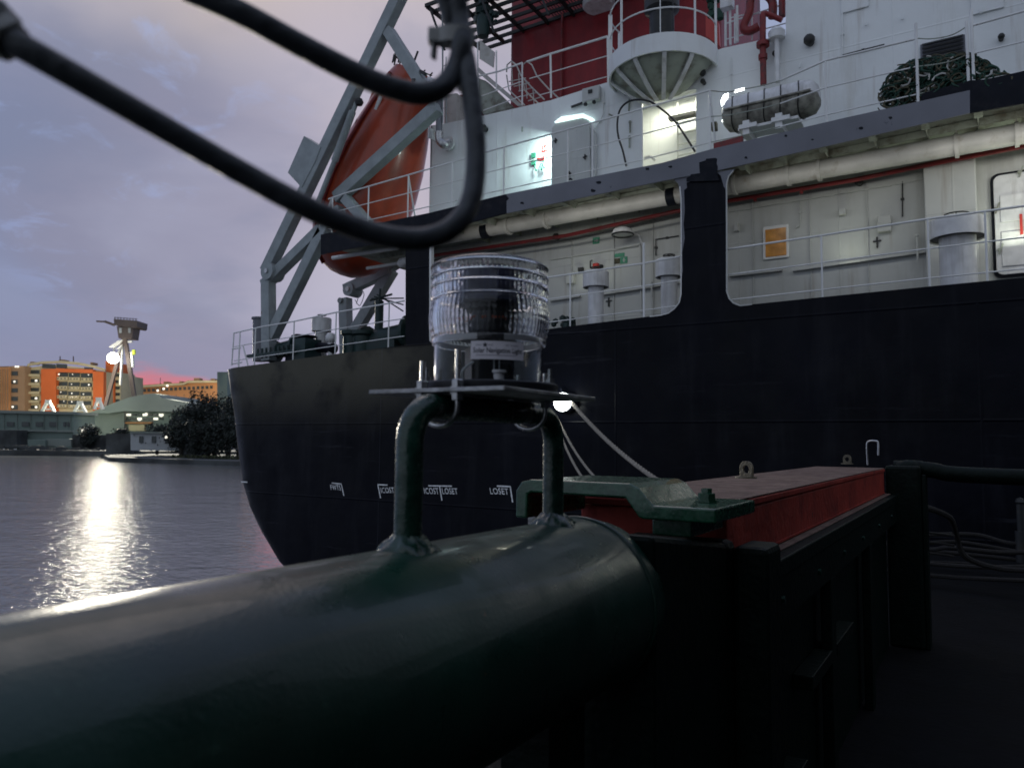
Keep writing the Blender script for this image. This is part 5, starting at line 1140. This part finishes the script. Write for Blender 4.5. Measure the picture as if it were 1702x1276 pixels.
# ------------------------------------------------------------------ cables close to the lens
def cpath(pts): return spline([Dp(a, b, d) for a, b, d in pts], 8)
cb = thing('cable_loop', Dp(400, 290, .45), 'thick black cable sagging lowest across the view and rising to the grey tie', 'cable', 'cables hanging in the foreground')
mb = MB(); mb.tube(cpath([(14, 66, .42), (40, 80, .42), (120, 125, .43), (250, 200, .45), (400, 286, .48), (510, 345, .50), (600, 381, .52), (670, 397, .53), (725, 392, .54), (765, 365, .55), (786, 320, .56), (791, 250, .57), (785, 180, .58), (776, 110, .59), (764, 60, .60), (752, 0, .60), (742, -60, .60)]), .0080, 20); mb.build('sheath', MT['cable'], cb)
mb = MB(); q = Dp(8, 62, .42); d = (Dp(40, 80, .42)-q).normalized(); mb.lathe(q-d*.03, [(0, 0), (.018, 0), (.019, .01), (.019, .024), (.014, .028), (.0125, .036), (.0085, .037), (.0072, .04)], 6, axis=d); mb.build('cable_gland', MT['tie'], cb, smooth=25, bevel=.001)
mb = MB(); cpt = cpath([(310, -18, .50), (400, 22, .51), (500, 76, .53), (590, 122, .55), (650, 146, .56), (700, 156, .57), (735, 145, .58), (757, 116, .59), (767, 80, .59), (764, 40, .60), (760, 0, .60), (757, -60, .60)])
mb.tube(cpt, .0086, 20); c2 = mb.build('hanging_cable', MT['cable'], None); tag(c2, 'black cable curving in from the top edge, the shorter one above the long sagging loop', 'cable', 'cables hanging in the foreground')
mb = MB(); mb.tube(cpath([(722, -60, .595), (738, 0, .597), (750, 40, .60), (758, 70, .605), (766, 100, .61), (772, 150, .615)]), .0062, 16); c3 = mb.build('hanging_cable', MT['cable'], None); tag(c3, 'short black cable in the bundle above the grey tie, leftmost at the top edge', 'cable', 'cables hanging in the foreground')
# tie round the bundle, with its square head to the left
tq = Dp(757, 62, .60); ti = thing('cable_tie', tq, 'pale grey tie with a square head clasping the bundle of black cables', 'cable tie')
mb = MB(); n = 24
for k in range(n):
    a = 2*math.pi*k/n; o_ = RH*math.cos(a)*.0150+FH*math.sin(a)*.0125
    for w_, dz_ in ((1, -.0065), (1, .0065), (1.10, .0065), (1.10, -.0065)): mb.v.append(tq+o_*w_+V((0, 0, dz_+.003*math.sin(a))))
for k in range(n):
    b0, b1 = 4*k, 4*((k+1) % n)
    for j in range(4): mb.face(b0+j, b0+(j+1) % 4, b1+(j+1) % 4, b1+j)
mb.build('band', MT['tie'], ti)
mb = MB(); hq = tq+RH*-.0165-FH*.004+V((0, 0, -.002)); mb.obox(hq, RH, FH, V((0, 0, 1)), .011, .010, .013); mb.build('head', MT['tie'], ti, smooth=0, bevel=.0015)
mb = MB(); mb.beam(hq+V((0, 0, -.004)), hq+V((0, 0, -.019))-RH*.001, .006, .002); mb.build('tail', MT['tie'], ti, smooth=0)
# ------------------------------------------------------------------ coiled lines in the dark on the pontoon
random.seed(21)
def coil(pts, r_, lab, m=MT['ropedk']):
    mb = MB(); mb.tube(spline(pts, 8), r_, 8); o = mb.build('coiled_rope', m, None); return tag(o, lab, 'rope', 'ropes lying in the dark right of the frame')
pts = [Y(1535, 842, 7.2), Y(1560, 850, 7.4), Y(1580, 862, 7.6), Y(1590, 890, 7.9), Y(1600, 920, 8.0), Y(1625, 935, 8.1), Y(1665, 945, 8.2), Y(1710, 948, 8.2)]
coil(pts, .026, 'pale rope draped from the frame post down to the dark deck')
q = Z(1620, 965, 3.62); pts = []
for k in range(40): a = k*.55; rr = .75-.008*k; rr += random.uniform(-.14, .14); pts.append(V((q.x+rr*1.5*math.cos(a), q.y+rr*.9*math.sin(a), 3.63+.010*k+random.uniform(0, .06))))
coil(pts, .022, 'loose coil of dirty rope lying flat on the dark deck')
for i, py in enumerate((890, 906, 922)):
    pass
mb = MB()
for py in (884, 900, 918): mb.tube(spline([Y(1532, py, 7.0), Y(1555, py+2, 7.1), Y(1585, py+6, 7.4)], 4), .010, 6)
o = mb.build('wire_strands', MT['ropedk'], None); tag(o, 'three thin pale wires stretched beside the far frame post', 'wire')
po = MB(); q = Y(1696, 834, 9.5); po.tube([q+V((0, 0, -.3)), q+V((0, 0, .0))], .04, 10); po.ball(q, .05, 8); po.tube([q+V((0, 0, -.62)), q+V((0, 0, -.3))], .06, 10); o = po.build('mooring_post', MT['dark'], None); tag(o, 'small pale steel post at the right edge of the dark pontoon', 'post')
# ------------------------------------------------------------------ far shore
def W0(px, py): return Z(px, py, 0)
def land(pts, z, name, m):
    mb = MB(); ps = [V((p_.x, p_.y, -1)) for p_ in pts]; mb.prism(ps, (0, 0, z+1)); return struct(mb.build(name, m, None, smooth=0, tri=True))
far = [W0(-260, 754), W0(0, 756.5), W0(110, 757.5), W0(176, 758.5), W0(420, 760)]
back = [far[-1]+FH*900, far[0]+FH*900-RH*400]
land(far+back, 1.5, 'far_quay', MT['bank'])
pen = [W0(171, 762), W0(180, 767), W0(240, 769), W0(300, 771), W0(390, 774), W0(520, 778), W0(520, 778)+FH*60, W0(200, 762)+FH*25]
land(pen, .9, 'headland', MT['bank'])
def fpoly(pts, dep, th): # upright shape facing the viewer's side of the harbour
    mb = MB(); mb.prism([Dp(a, b, dep) for a, b in pts], FH*th); return mb
def fb(x0, x1, yt, yb, dep, th, name, m, parent=None, sl=0.):
    mb = fpoly([(x0, yb), (x1, yb+sl), (x1, yt+sl), (x0, yt)], dep, th); return mb.build(name, m, parent, smooth=0)
GB = 752
def building(name, px, dep, lab, cat='building', group=None): 
    q = Dp(px, GB, dep); q.z = 1.5; return thing(name, q, lab, cat, group)
# --- orange and cream block with balconies
b1 = building('apartment_block', 110, 300, 'orange and cream block with curved roof band and rows of balconies across the water')
z0 = Dp(110, 740, 300)
D1 = 300
fpoly([(41, 740), (41, 612), (70, 608), (93, 607), (110, 608), (140, 611), (165, 616), (177, 618), (177, 740)], D1, 30).build('wall', MT['cream'], b1, smooth=0, tri=True)
mb = MB(); mb.tube([Dp(a, b, D1-1) for a, b in ((40, 690), (42, 640), (43, 615), (48, 606), (70, 602.5), (100, 601.5), (130, 604), (155, 609), (175, 615))], .55, 6); mb.build('roof_band', MT['cream'], b1)
fb(68, 93, 613, 740, D1-2.2, 2, 'orange_panel', MT['orange'], b1); fb(154.5, 172, 617, 740, D1-2.2, 2, 'orange_panel', MT['orange'], b1, 1)
fb(93.2, 154.3, 612, 618, D1-2.2, 2, 'orange_panel', MT['orange'], b1, 2)
random.seed(4)
for r_ in range(4):
    yt = 619+15.2*r_
    for k in range(3):
        x0 = 94+20.2*k-.6*r_; s_ = k*.8
        w_ = fb(x0, x0+18.6, yt+s_, yt+7+s_, D1-.3, .28, 'window', MT['glassd'], b1)
        fb(x0+.5, x0+18.2, yt+7.3+s_, yt+12.5+s_, D1-1.6, 1.2, 'parapet', MT['cream'], w_)
        for q in range(3):
            xx = x0+3+5.6*q+random.uniform(-1, 1)
            mb = MB(); mb.ball(Dp(xx, yt+9.8+s_, D1-1.8), .32, 6); mb.build('outdoor_unit', MT['glassd'], w_)
        if random.random() < .85:
            xx = x0+random.uniform(3, 15); mb = MB(); mb.ball(Dp(xx, yt+random.uniform(1.5, 5)+s_, D1-.6), random.uniform(.18, .36), 8); mb.build('lit_lamp', MT['litwin'], w_)
for r_ in range(5):
    yt = 615+14.6*r_
    w_ = fb(45-.4*r_, 65-.4*r_, yt, yt+6, D1-.3, .28, 'window', MT['glassd'], b1)
    fb(44-.4*r_, 66-.4*r_, yt+6.4, yt+10.5, D1-1.6, 1.2, 'parapet', MT['cream'], w_)
    if r_ != 0:
        mb = MB(); mb.ball(Dp(random.choice((44, 47, 60, 62)), yt+3, D1-.8), .5, 8); mb.build('lit_lamp', MT['litwin'], w_)
for x0, x1 in ((70, 92), (93.5, 111), (140, 154)): fb(x0, x1, 604.5 if x0 < 100 else 610, 611 if x0 < 100 else 615, D1-.35, .3, 'window', MT['glassd'], b1, 1)
# --- tan wing on the left
b2 = building('tan_block', 15, 296, 'tan block with vertical ribs at the left edge, beside the orange balconies')
fb(-60, 41, 610, 740, 296, 20, 'wall', MT['tan'], b2, -2); fb(-60, 14, 612, 740, 294.5, 1.4, 'ribbed_wall', MT['orange2'], b2, -2)
for k in range(6): fb(-8+4*k, -7+4*k, 613, 740, 294.2, .28, 'rib', MT['tan'], b2)
for k in range(5):
    w_ = fb(19, 29, 617+14*k, 624+14*k, 295.7, .28, 'window', MT['glassd'], b2)
    if k in (1, 4): mb = MB(); mb.ball(Dp(24 if k == 1 else 21, 634 if k == 1 else 676, 295), .42, 8); mb.build('lit_lamp', MT['litwin'], w_)
for a in (26, 30): mb = MB(); mb.ball(Dp(a, 609.3, 295), .4, 8); mb.build('roof_lamp', MT['litwin'], b2)
# --- slim orange tower and its balcony stack
b3 = building('orange_tower', 182, 305, 'slim bright orange tower standing behind the crane leg')
fb(175.5, 190, 600, 740, 305, 14, 'wall', MT['orange'], b3, 2); fb(190.2, 200, 618, 740, 306, 12, 'balcony_stack', MT['cream'], b3, 1)
for k in range(6): fb(192, 198.5, 621+10.5*k, 626+10.5*k, 305.6, .3, 'window', MT['glassd'], b3)
# --- long tan block at the right
b4 = building('long_block', 300, 420, 'long pale orange block with a row of small roof windows behind the shed')
fpoly([(235, 740), (235, 640), (262, 638), (305, 636), (312, 632), (362, 632), (420, 632), (420, 740)], 420, 20).build('wall', MT['orange2'], b4, smooth=0, tri=True)
fpoly([(234, 641), (262, 638.6), (305, 636.5), (312, 632.5), (420, 632), (420, 635), (312, 636), (305, 639.5), (262, 642), (234, 644)], 418, 1.8).build('roof_edge', MT['cream'], b4, smooth=0, tri=True)
for k in range(16): fb(238+7.4*k, 242+7.4*k, 646-.35*k, 651-.35*k, 419.4, .5, 'window', MT['glassd'], b4)
for k in range(9): fb(240+13*k, 241+13*k, 655, 700, 419.2, .7, 'rib', MT['tan'], b4)
for a, b in ((262, 649), (272, 646), (278, 641)): mb = MB(); mb.ball(Dp(a, b, 417), .7, 8); mb.build('lit_lamp', MT['litwin'], b4)
mb = MB(); mb.beam(Dp(231, 658, 400), Dp(231, 645, 400), 1.2, 1.2); o = mb.build('chimney', MT['cranew'], None); tag(o, 'thin white chimney between the crane leg and the long block', 'chimney')
# --- big shed with curved roof
b5 = building('boat_shed', 220, 262, 'large grey green shed with a wide low curved gable roof')
fpoly([(147, 740), (147, 686), (160, 681), (206, 675), (206, 740)], 262, 30).build('side_wall', MT['sroof'], b5, smooth=0, tri=True)
fpoly([(150, 686), (165, 679), (190, 669), (215, 660), (240, 655), (256, 653.5), (264, 655), (268, 661), (290, 665), (312, 669), (309, 678), (296, 684), (206, 683), (180, 687)], 258, 34).build('roof', MT['sroof'], b5, smooth=0, tri=True)
fb(206, 300, 683, 740, 264, 20, 'front_wall', MT['sgreen'], b5)
for r_ in range(2):
    for k in range(7): fb(210+9*k, 217+9*k, 687.5+6.5*r_, 691+6.5*r_, 263.6, .35, 'window', MT['glassd'] if (k+r_) % 3 else MT['litwin'], b5)
fb(208, 252, 701, 704, 262.8, 1, 'canopy', MT['orange2'], b5); fb(214, 240, 705.5, 716, 262.8, 1, 'lit_bay', MT['cream'], b5)
for a, b in ((268, 690.5), (232, 697), (243, 688)): mb = MB(); mb.ball(Dp(a, b, 262), .5, 8); mb.build('lit_lamp', MT['litwin'], b5)
# --- low green building by the water
b6 = building('quay_building', 60, 232, 'long low pale green quayside building with a flat roof and square windows')
fb(-80, 122, 681, 745, 232, 12, 'wall', MT['sgreen'], b6, 4); fb(-82, 123.5, 680, 684.5, 231, 13.6, 'roof', MT['sroof'], b6, 4.2)
fb(-80, 121, 712, 715, 231.2, .7, 'ledge', MT['sroof'], b6, 3)
for k, x0 in enumerate((-14, 11, 36, 59, 82, 105, 111)): fb(x0, x0+(12 if k < 5 else 4), 701, 708.5, 231.7, .28, 'window', MT['glassd'], b6, .3)
fb(122, 140, 711, 719, 236, 3, 'lit_kiosk', MT['cranew'], None)
k_ = bpy.data.objects['lit_kiosk']; k_.name = 'kiosk'; tag(k_, 'small white lit kiosk between the green building and the round trees', 'kiosk')
for a in (125, 131, 137): fb(a-1.6, a+1.6, 712, 718, 235.5, .3, 'window', MT['litwin'], k_)
b7 = building('white_house', 256, 172, 'small whitish flat roofed house with three dark windows on the headland')
fb(217, 297, 719, 748, 172, 9, 'wall', MT['hwhite'], b7, 1); fb(215.5, 298.5, 717, 719.6, 171.3, 10.4, 'roof', MT['sroof'], b7, 1)
for k, x0 in enumerate((231, 252, 274)): fb(x0, x0+6.5, 724.5, 735.5, 171.7, .28, 'window', MT['glassd'], b7, .4)
mb = MB(); mb.ball(Dp(276.5, 726.5, 171), .35, 10); mb.build('lit_lamp', MT['litwin'], b7)
for a, b in ((223, 723), (242, 736), (262, 739), (289, 740), (291, 724)): mb = MB(); mb.ball(Dp(a, b, 171.6), .16, 6); mb.build('wall_fitting', MT['glassd'], b7)
# low sheds and clutter along the quay
random.seed(9)
for i, (x0, x1, yt, yb, dep, m, lab) in enumerate(((-40, 28, 714, 752, 226, 'bank', 'dark low shed on the quay at the left edge'), (46, 75, 730, 742, 220, 'sgreen', 'pale flat container on the quay, left of the longer grey ones'), (77, 118, 729, 741, 221, 'sroof', 'grey long container on the quay beside the pale one'), (120, 176, 722, 752, 222, 'bank', 'dark wall below the round trees'), (176, 217, 720, 756, 200, 'bank', 'dark wall left of the white house'), (298, 330, 738, 762, 168, 'bank', 'dark wall right of the white house'))):
    o = fb(x0, x1, yt, yb, dep, 5, 'quay_shed' if i not in (3, 4, 5) else 'quay_wall', MT[m], None, .8); tag(o, lab, 'shed' if i < 3 else 'wall')
mb = MB()
for k in range(300):
    a = random.uniform(0, 388); b = lerp([(0, 742), (170, 748), (176, 760), (388, 766)], a)+random.uniform(-2, 6); dep = 205 if a < 172 else lerp([(172, 178), (388, 152)], a); q = Dp(a, b, dep)
    s_ = random.uniform(.2, .8); mb.obox(q, RH, FH, V((0, 0, 1)), s_*2, s_, s_)
o = mb.build('shore_rubble', MT['bank'], None, smooth=0); o['kind'] = 'stuff'; o['label'] = 'dark rubble and scrub along the waterline'; o['category'] = 'rubble'
mb = MB()
for k in range(900):
    a = random.uniform(285, 400); b = lerp([(285, 764), (400, 766)], a)+random.uniform(-8, 3); q = Dp(a, b, lerp([(285, 160), (400, 150)], a)+random.uniform(-1, 2)); s_ = random.uniform(.15, .4)
    n_ = V((random.uniform(-1, 1), random.uniform(-1, 1), random.uniform(-1, 1))).normalized(); u = n_.orthogonal().normalized(); w = n_.cross(u); mb.poly([q-u*s_, q+w*s_*.5, q+u*s_, q-w*s_*.5])
o = mb.build('shore_weeds', MT['weed'], None, smooth=0); o['kind'] = 'stuff'; o['label'] = 'pale weeds on the bank near the ship stern'; o['category'] = 'weeds'
# --- small dark boats at the left edge
for a, w, lab in ((5, 12, 'tiny dark boat moored at the far quay, cut by the left edge'), (24, 20, 'small dark cabin boat moored at the far quay')):
    q = Dp(a, 755, 204); q.z = 0; t_ = thing('moored_boat', q, lab, 'boat', 'small boats at the far quay'); L2 = w/1250*204
    mb = MB(); mb.prism([q-RH*L2/2+V((0, 0, .9)), q-RH*L2*.42+V((0, 0, -.1)), q+RH*L2*.40+V((0, 0, -.1)), q+RH*L2*.55+V((0, 0, 1.1))], FH*1.6); mb.build('hull', MT['black'], t_, smooth=0)
    mb = MB(); mb.obox(q+V((0, 0, 1.5))+FH*.8, RH, FH, V((0, 0, 1)), L2*.4, 1.1, 1.1); mb.build('cabin', MT['land'], t_, smooth=0, bevel=.05)
    mb = MB(); mb.obox(q+V((0, 0, 1.6))+FH*.2, RH, FH, V((0, 0, 1)), L2*.25, .04, .4); mb.build('window', MT['hwhite'], t_, smooth=0)
# --- trusses: three white A frames
for a, b, lab in ((80, 684, 'white triangular truss, leftmost of the three before the orange block'), (133, 686, 'white triangular truss, middle of the three before the orange block'), (164, 680, 'white triangular truss, rightmost of the three before the orange block')):
    w = 10 if a < 150 else 7; mb = MB()
    for p_, q_ in (((a-w, b), (a-1, b-17)), ((a+w, b), (a+1, b-17))): mb.beam(Dp(*p_, 240), Dp(*q_, 240), .9, .7, side=FH)
    mb.beam(Dp(a-4, b-18, 240), Dp(a+4, b-18, 240), .9, .6, side=FH); mb.beam(Dp(a-w*.5, b-4, 240), Dp(a+w*.5, b-4, 240), .6, .4, side=FH)
    o = mb.build('roof_truss', MT['cranew'], None, smooth=0); tag(o, lab, 'truss', 'white trusses before the orange block')
# --- harbour crane
CDp = 278
cr = building('harbour_crane', 205, CDp, 'tall dark portal crane with splayed legs and a blazing floodlight')
def cpt_(a, b, dd=0): return Dp(a, b, CDp+dd)
def cbar(segs, name, m, w=1., d=1.):
    mb = MB()
    for a, b, *r in segs: mb.beam(cpt_(*a), cpt_(*b), d, r[0] if r else w, side=FH)
    return mb.build(name, m, cr, smooth=0)
mb = fpoly([(189, 530), (228, 533), (227, 543), (224, 544.5), (190, 540)], CDp-3, 8); mb.build('machinery_house', MT['crane'], cr, smooth=0, tri=True)
mb = fpoly([(194, 542), (222, 544), (219, 563), (197, 562)], CDp-2, 5); mb.build('slewing_column', MT['crane'], cr, smooth=0)
for x0 in (198, 213): fb(x0, x0+4, 545, 553, CDp-2.4, .3, 'cabin_window', MT['hwhite'], cr)
cbar([((161, 534), (175, 534.5), .5), ((175, 534.5), (190, 540), .9)], 'jib', MT['crane'])
for k in range(8):
    pass
cbar([((191+5*k, 530.5+.4*k), (191+5*k, 527+.4*k), .25) for k in range(8)]+[((190, 527.3), (228, 530), .2)], 'roof_rail', MT['crane'], d=.2)
cbar([((206, 562), (175, 676), 1.2)], 'leg', MT['crane']); cbar([((208, 562), (224, 664), 1.4)], 'leg', MT['crane'])
cbar([((204, 575), (200, 640), .5)], 'strut', MT['cranew']); cbar([((219, 585), (221, 610), .8)], 'strut', MT['cranew'])
mb = fpoly([(219.5, 581), (223.5, 581), (223.5, 589), (219.5, 589)], CDp-1, 1); mb.build('marker_light', MT['yellow'], cr, smooth=0)
mb = fpoly([(180, 577), (196, 566), (204, 564.5), (200, 570), (188, 578)], CDp-1, 1); mb.build('lit_platform', MT['cranew'], cr, smooth=0, tri=True)
mb = fpoly([(193, 580), (203, 572), (201, 577), (196, 580)], CDp-1, 1); mb.build('lit_platform', MT['cranew'], cr, smooth=0, tri=True)
fb(212, 219, 566, 569, CDp-1, 1, 'lit_platform', MT['cranew'], cr)
fq = Dp(188, 595, CDp-6)
mb = MB(); mb.beam(fq+V((0, 0, .5)), cpt_(190, 578), .5, .5, side=FH); mb.beam(fq+V((0, 0, .5))+RH*0+FH*1.5, cpt_(203, 575), .5, .5, side=FH); mb.build('lamp_arm', MT['cranew'], cr)
mb = MB(); mb.ball(fq, 2.0, 16); mb.build('floodlight', MT['flood'], cr)
fl_ = light('crane_floodlight', 'SPOT', fq-FH*2.6, 800000, (1, .93, .76), 1.2, target=Dp(300, 900, 20)); fl_.data.spot_size = math.radians(120); fl_.data.spot_blend = .4
# yard lamps before the facades (the row of lit fittings seen there)
yl_ = light('yard_light', 'SPOT', Dp(105, 640, 255), 30000, (1, .86, .66), .6, target=Dp(105, 660, 300)); yl_.data.spot_size = math.radians(125); yl_.data.spot_blend = .6
yl_ = light('yard_light', 'SPOT', Dp(5, 640, 258), 10000, (1, .86, .66), .6, target=Dp(5, 660, 300)); yl_.data.spot_size = math.radians(125); yl_.data.spot_blend = .6
yl_ = light('yard_light', 'SPOT', Dp(300, 640, 375), 44000, (1, .86, .66), .6, target=Dp(300, 660, 420)); yl_.data.spot_size = math.radians(125); yl_.data.spot_blend = .6
yl_ = light('yard_light', 'SPOT', Dp(225, 668, 232), 5000, (1, .96, .8), .6, target=Dp(225, 690, 262)); yl_.data.spot_size = math.radians(125); yl_.data.spot_blend = .6
# --- trees
def tree(px, pyb, dep, r, h, lab, seed, n=700, gz=1.5, ls=.42):
    random.seed(seed); base = Dp(px, pyb, dep); base.z = gz; t_ = thing('tree', base, lab, 'tree', 'dark trees on the far shore')
    mb = MB(); top = base+V((0, 0, h*.62)); mb.tube([base+V((0, 0, -.5)), base.lerp(top, .5)+RH*.3, top], [r*.10, r*.07, r*.03], 8)
    for k in range(5):
        a = random.uniform(0, 6.28); s_ = base.lerp(top, random.uniform(.45, .9)); mb.tube([s_, s_+V((math.cos(a)*r*.45, math.sin(a)*r*.45, h*.2))], [r*.035, r*.012], 5)
    mb.build('trunk', MT['bark'], t_)
    cl = [(base+V((random.uniform(-1, 1)*r*.6, random.uniform(-1, 1)*r*.5, h*random.uniform(.22, .85))), r*random.uniform(.26, .42)) for _ in range(26)]
    mb = MB()
    for k in range(int(n*2.2)):
        c_, cr_ = random.choice(cl); n_ = V((random.gauss(0, 1), random.gauss(0, 1), random.gauss(0, 1))).normalized(); q = c_+n_*cr_*random.uniform(.6, 1.08)
        m_ = (n_+V((random.uniform(-.8, .8), random.uniform(-.8, .8), random.uniform(-.8, .8)))).normalized(); u = m_.orthogonal().normalized(); w = m_.cross(u); s_ = ls*.62*random.uniform(.6, 1.5); mb.poly([q-u*s_, q+w*s_*.6, q+u*s_, q-w*s_*.6])
    mb.build('crown', MT['leaf'], t_, smooth=0)
tree(150, 720, 222, 3.9, 7.4, 'round topped dark tree beside the lit kiosk', 1, 900, 1.5)
tree(196, 722, 215, 3.4, 6.4, 'round dark bush like tree left of the white house', 2, 800, 1.5)
tree(262, 722, 186, 4.0, 7.2, 'dark tree rising behind the white house roof', 3, 900, 1.5)
tree(322, 760, 176, 6.5, 12.0, 'broad dark tree right of the white house, lower than its neighbours', 4, 1900, 1.0, .5)
tree(356, 760, 182, 7.0, 16.0, 'tall dark tree beside the ship stern, highest of the clump', 5, 2200, 1.0, .5)
tree(398, 760, 170, 8.0, 14.5, 'large dark tree partly hidden by the ship stern', 6, 2200, 1.0, .5)
tree(300, 758, 168, 4.5, 9.0, 'small dark tree at the right corner of the white house', 7, 1000, 1.0, .45)
tree(345, 764, 160, 5.0, 8.0, 'low spreading dark tree nearest the waterline', 8, 1300, .9, .45)
tree(378, 764, 158, 6.0, 9.5, 'low dark tree by the waterline touching the hull edge', 10, 1400, .9, .45)
mb = MB()
q0 = Dp(370, 620, 330); fpo = fb(361, 378, 618, 740, 330, 12, 'pale_tower', MT['sgreen'], None); tag(fpo, 'pale narrow tower block just left of the ship stern', 'building')
S.cycles.use_denoising = True
S.cycles.max_bounces = 14; S.cycles.transmission_bounces = 12; S.cycles.transparent_max_bounces = 16
S.cycles.sample_clamp_indirect = 4.0; S.cycles.sample_clamp_direct = 60
S.cycles.caustics_reflective = False
# ------------------------------------------------------------------ small fittings that break up the plain walls
random.seed(31)
def run(pts, y, r, m, name='conduit', clips=True):
    mb = MB(); q = [Y(a, b, y) for a, b in pts]; mb.tube(q, r, 6)
    if clips:
        for a, b in zip(q, q[1:]):
            n = max(1, int((b-a).length/.7))
            for k in range(n): c_ = a.lerp(b, (k+.5)/n); mb.box(c_-V((.03, .01, r*1.6)), c_+V((.03, y and .03, r*1.6)))
    return part(mb, name, m)
run([(1212, 352), (1420, 318), (1536, 298)], YB-.03, .014, MT['white_low'])
run([(1330, 334), (1330, 372), (1322, 380)], YB-.03, .012, MT['white_low'])
run([(915, 432), (985, 421), (1060, 409)], YB-.03, .012, MT['white_low'])
run([(1128, 392), (1090, 398), (1090, 425)], YB-.03, .014, MT['dark'])
run([(1500, 302), (1500, 360)], YB-.03, .012, MT['dark'])
for a, b, w, h in ((1470, 372, .22, .3), (1400, 352, .12, .12), (948, 462, .2, .26), (1224, 378, .1, .16)):
    q = Y(a, b, YB-.08); mb = MB(); mb.box(q+V((-w/2, -.04, -h/2)), q+V((w/2, .078, h/2))); part(mb, 'wall_box', MT['white_low'], bevel=.01, smooth=0)
for px in (1250, 1345, 1440, 950, 1020, 1085):
    y0 = lerp([(915, 380), (1130, 345), (1210, 340), (1540, 285)], px); q = Y(px, y0, YB-.03); mb = MB(); mb.box(q+V((-.006, 0, -2.6)), q+V((.006, .028, 0))); part(mb, 'wall_stiffener', MT['white_low'], smooth=0)
run([(1215, 96), (1215, 150), (1240, 146)], YU-.04, .014, MT['white'])
run([(1400, 20), (1400, 92)], YU-.04, .016, MT['white']); run([(1400, 92), (1470, 74)], YU-.04, .012, MT['dark'])
run([(1003, 150), (1003, 190), (990, 214)], YU-.04, .012, MT['white'])
for a, b in ((1440, 40), (1500, 30), (1630, 20), (1330, 110)):
    q = Y(a, b, YU-.02); mb = MB(); mb.beam(q+V((0, -.05, -.06)), q+V((0, -.05, .06)), .03, .03); mb.beam(q+V((0, -.05, 0)), q+V((0, .02, 0)), .02, .02); part(mb, 'pad_eye', MT['white'])
for x0 in (1420, 1640):
    q = Y(x0, -12, YU-.04); mb = MB(); mb.box(q+V((-.25, 0, -.35)), q+V((.25, .03, .35))); wdw = part(mb, 'wall_hatch', MT['white'], smooth=0, bevel=.01)
# lifeboat side windows, lifting plates and reflective strips
for t_ in (.52, .60, .68):
    r_ = lerp([(a, b) for a, b in prof_boat], t_); q = bB+axb*(LB*t_)+tp*(r_*.62)-sdv*(r_*.80)
    nn = (tp*.62-sdv*.8).normalized(); mb = MB(); mb.tube([q-nn*.03, q+nn*.02], .16, 16); w_ = mb.build('porthole', MT['redpipe'], lb); mb = MB(); mb.tube([q+nn*.021, q+nn*.03], .12, 16); mb.build('porthole_glass', MT['glassd'], w_)
for t_ in (.30, .80):
    r_ = lerp([(a, b) for a, b in prof_boat], t_); q = bB+axb*(LB*t_)-sdv*(r_*1.0); mb = MB(); mb.obox(q-sdv*.02, axb, tp, sdv, .4, .1, .05); mb.build('reflective_strip', MT['signwhite'], lb, smooth=0)
# bolts and chips on the near frame and clamp
for x, y, z in ((-.80, 1.958, 4.70), (-.72, 1.958, 4.70), (-.64, 1.958, 4.70)):
    mb = MB(); mb.lathe((x, y, z), [(0, -.012), (.011, -.012), (.011, 0), (.015, .0), (.015, .006)], 6, axis=V((0, 1, 0))); fpart(mb, 'bolt', MT['clamp'], smooth=20)
for y in (2.4, 3.0, 3.6, 4.2, 4.9, 5.6):
    mb = MB(); mb.lathe((-.5295, y, 4.535), [(0, .010), (.012, .010), (.012, 0)], 6, axis=V((1, 0, 0))); fpart(mb, 'bolt', MT['gpipe'], smooth=20)
# roof plant and mullions on the far blocks
for k, (a, w, h) in enumerate(((50, 6, 3), (98, 8, 3.5), (128, 5, 2.6), (150, 4, 3))):
    yy = 604 if a < 60 else 601 if a < 110 else 605
    fb(a, a+w, yy-h, yy+1, 310, 4, 'roof_unit', MT['tan'], b1)
for a in (100, 122): mb = MB(); mb.beam(Dp(a, 602, 308), Dp(a, 592, 308), .3, .3); mb.build('mast', MT['crane'], b1)
for a, w, h in ((272, 7, 3.5), (298, 4, 3), (322, 9, 4), (350, 6, 3)):
    yy = lerp([(262, 638), (305, 636), (312, 632), (400, 632)], a); fb(a, a+w, yy-h, yy+1, 424, 5, 'roof_unit', MT['tan'], b4)
for k in range(9): fb(-60+22*k, -59.6+22*k, 685+.6*k, 712+.6*k, 231.6, .3, 'pilaster', MT['sroof'], b6)
fpoly([(266, 638), (266.6, 638), (266.6, 628), (266, 628)], 423, .3).build('mast', MT['crane'], b4, smooth=0)
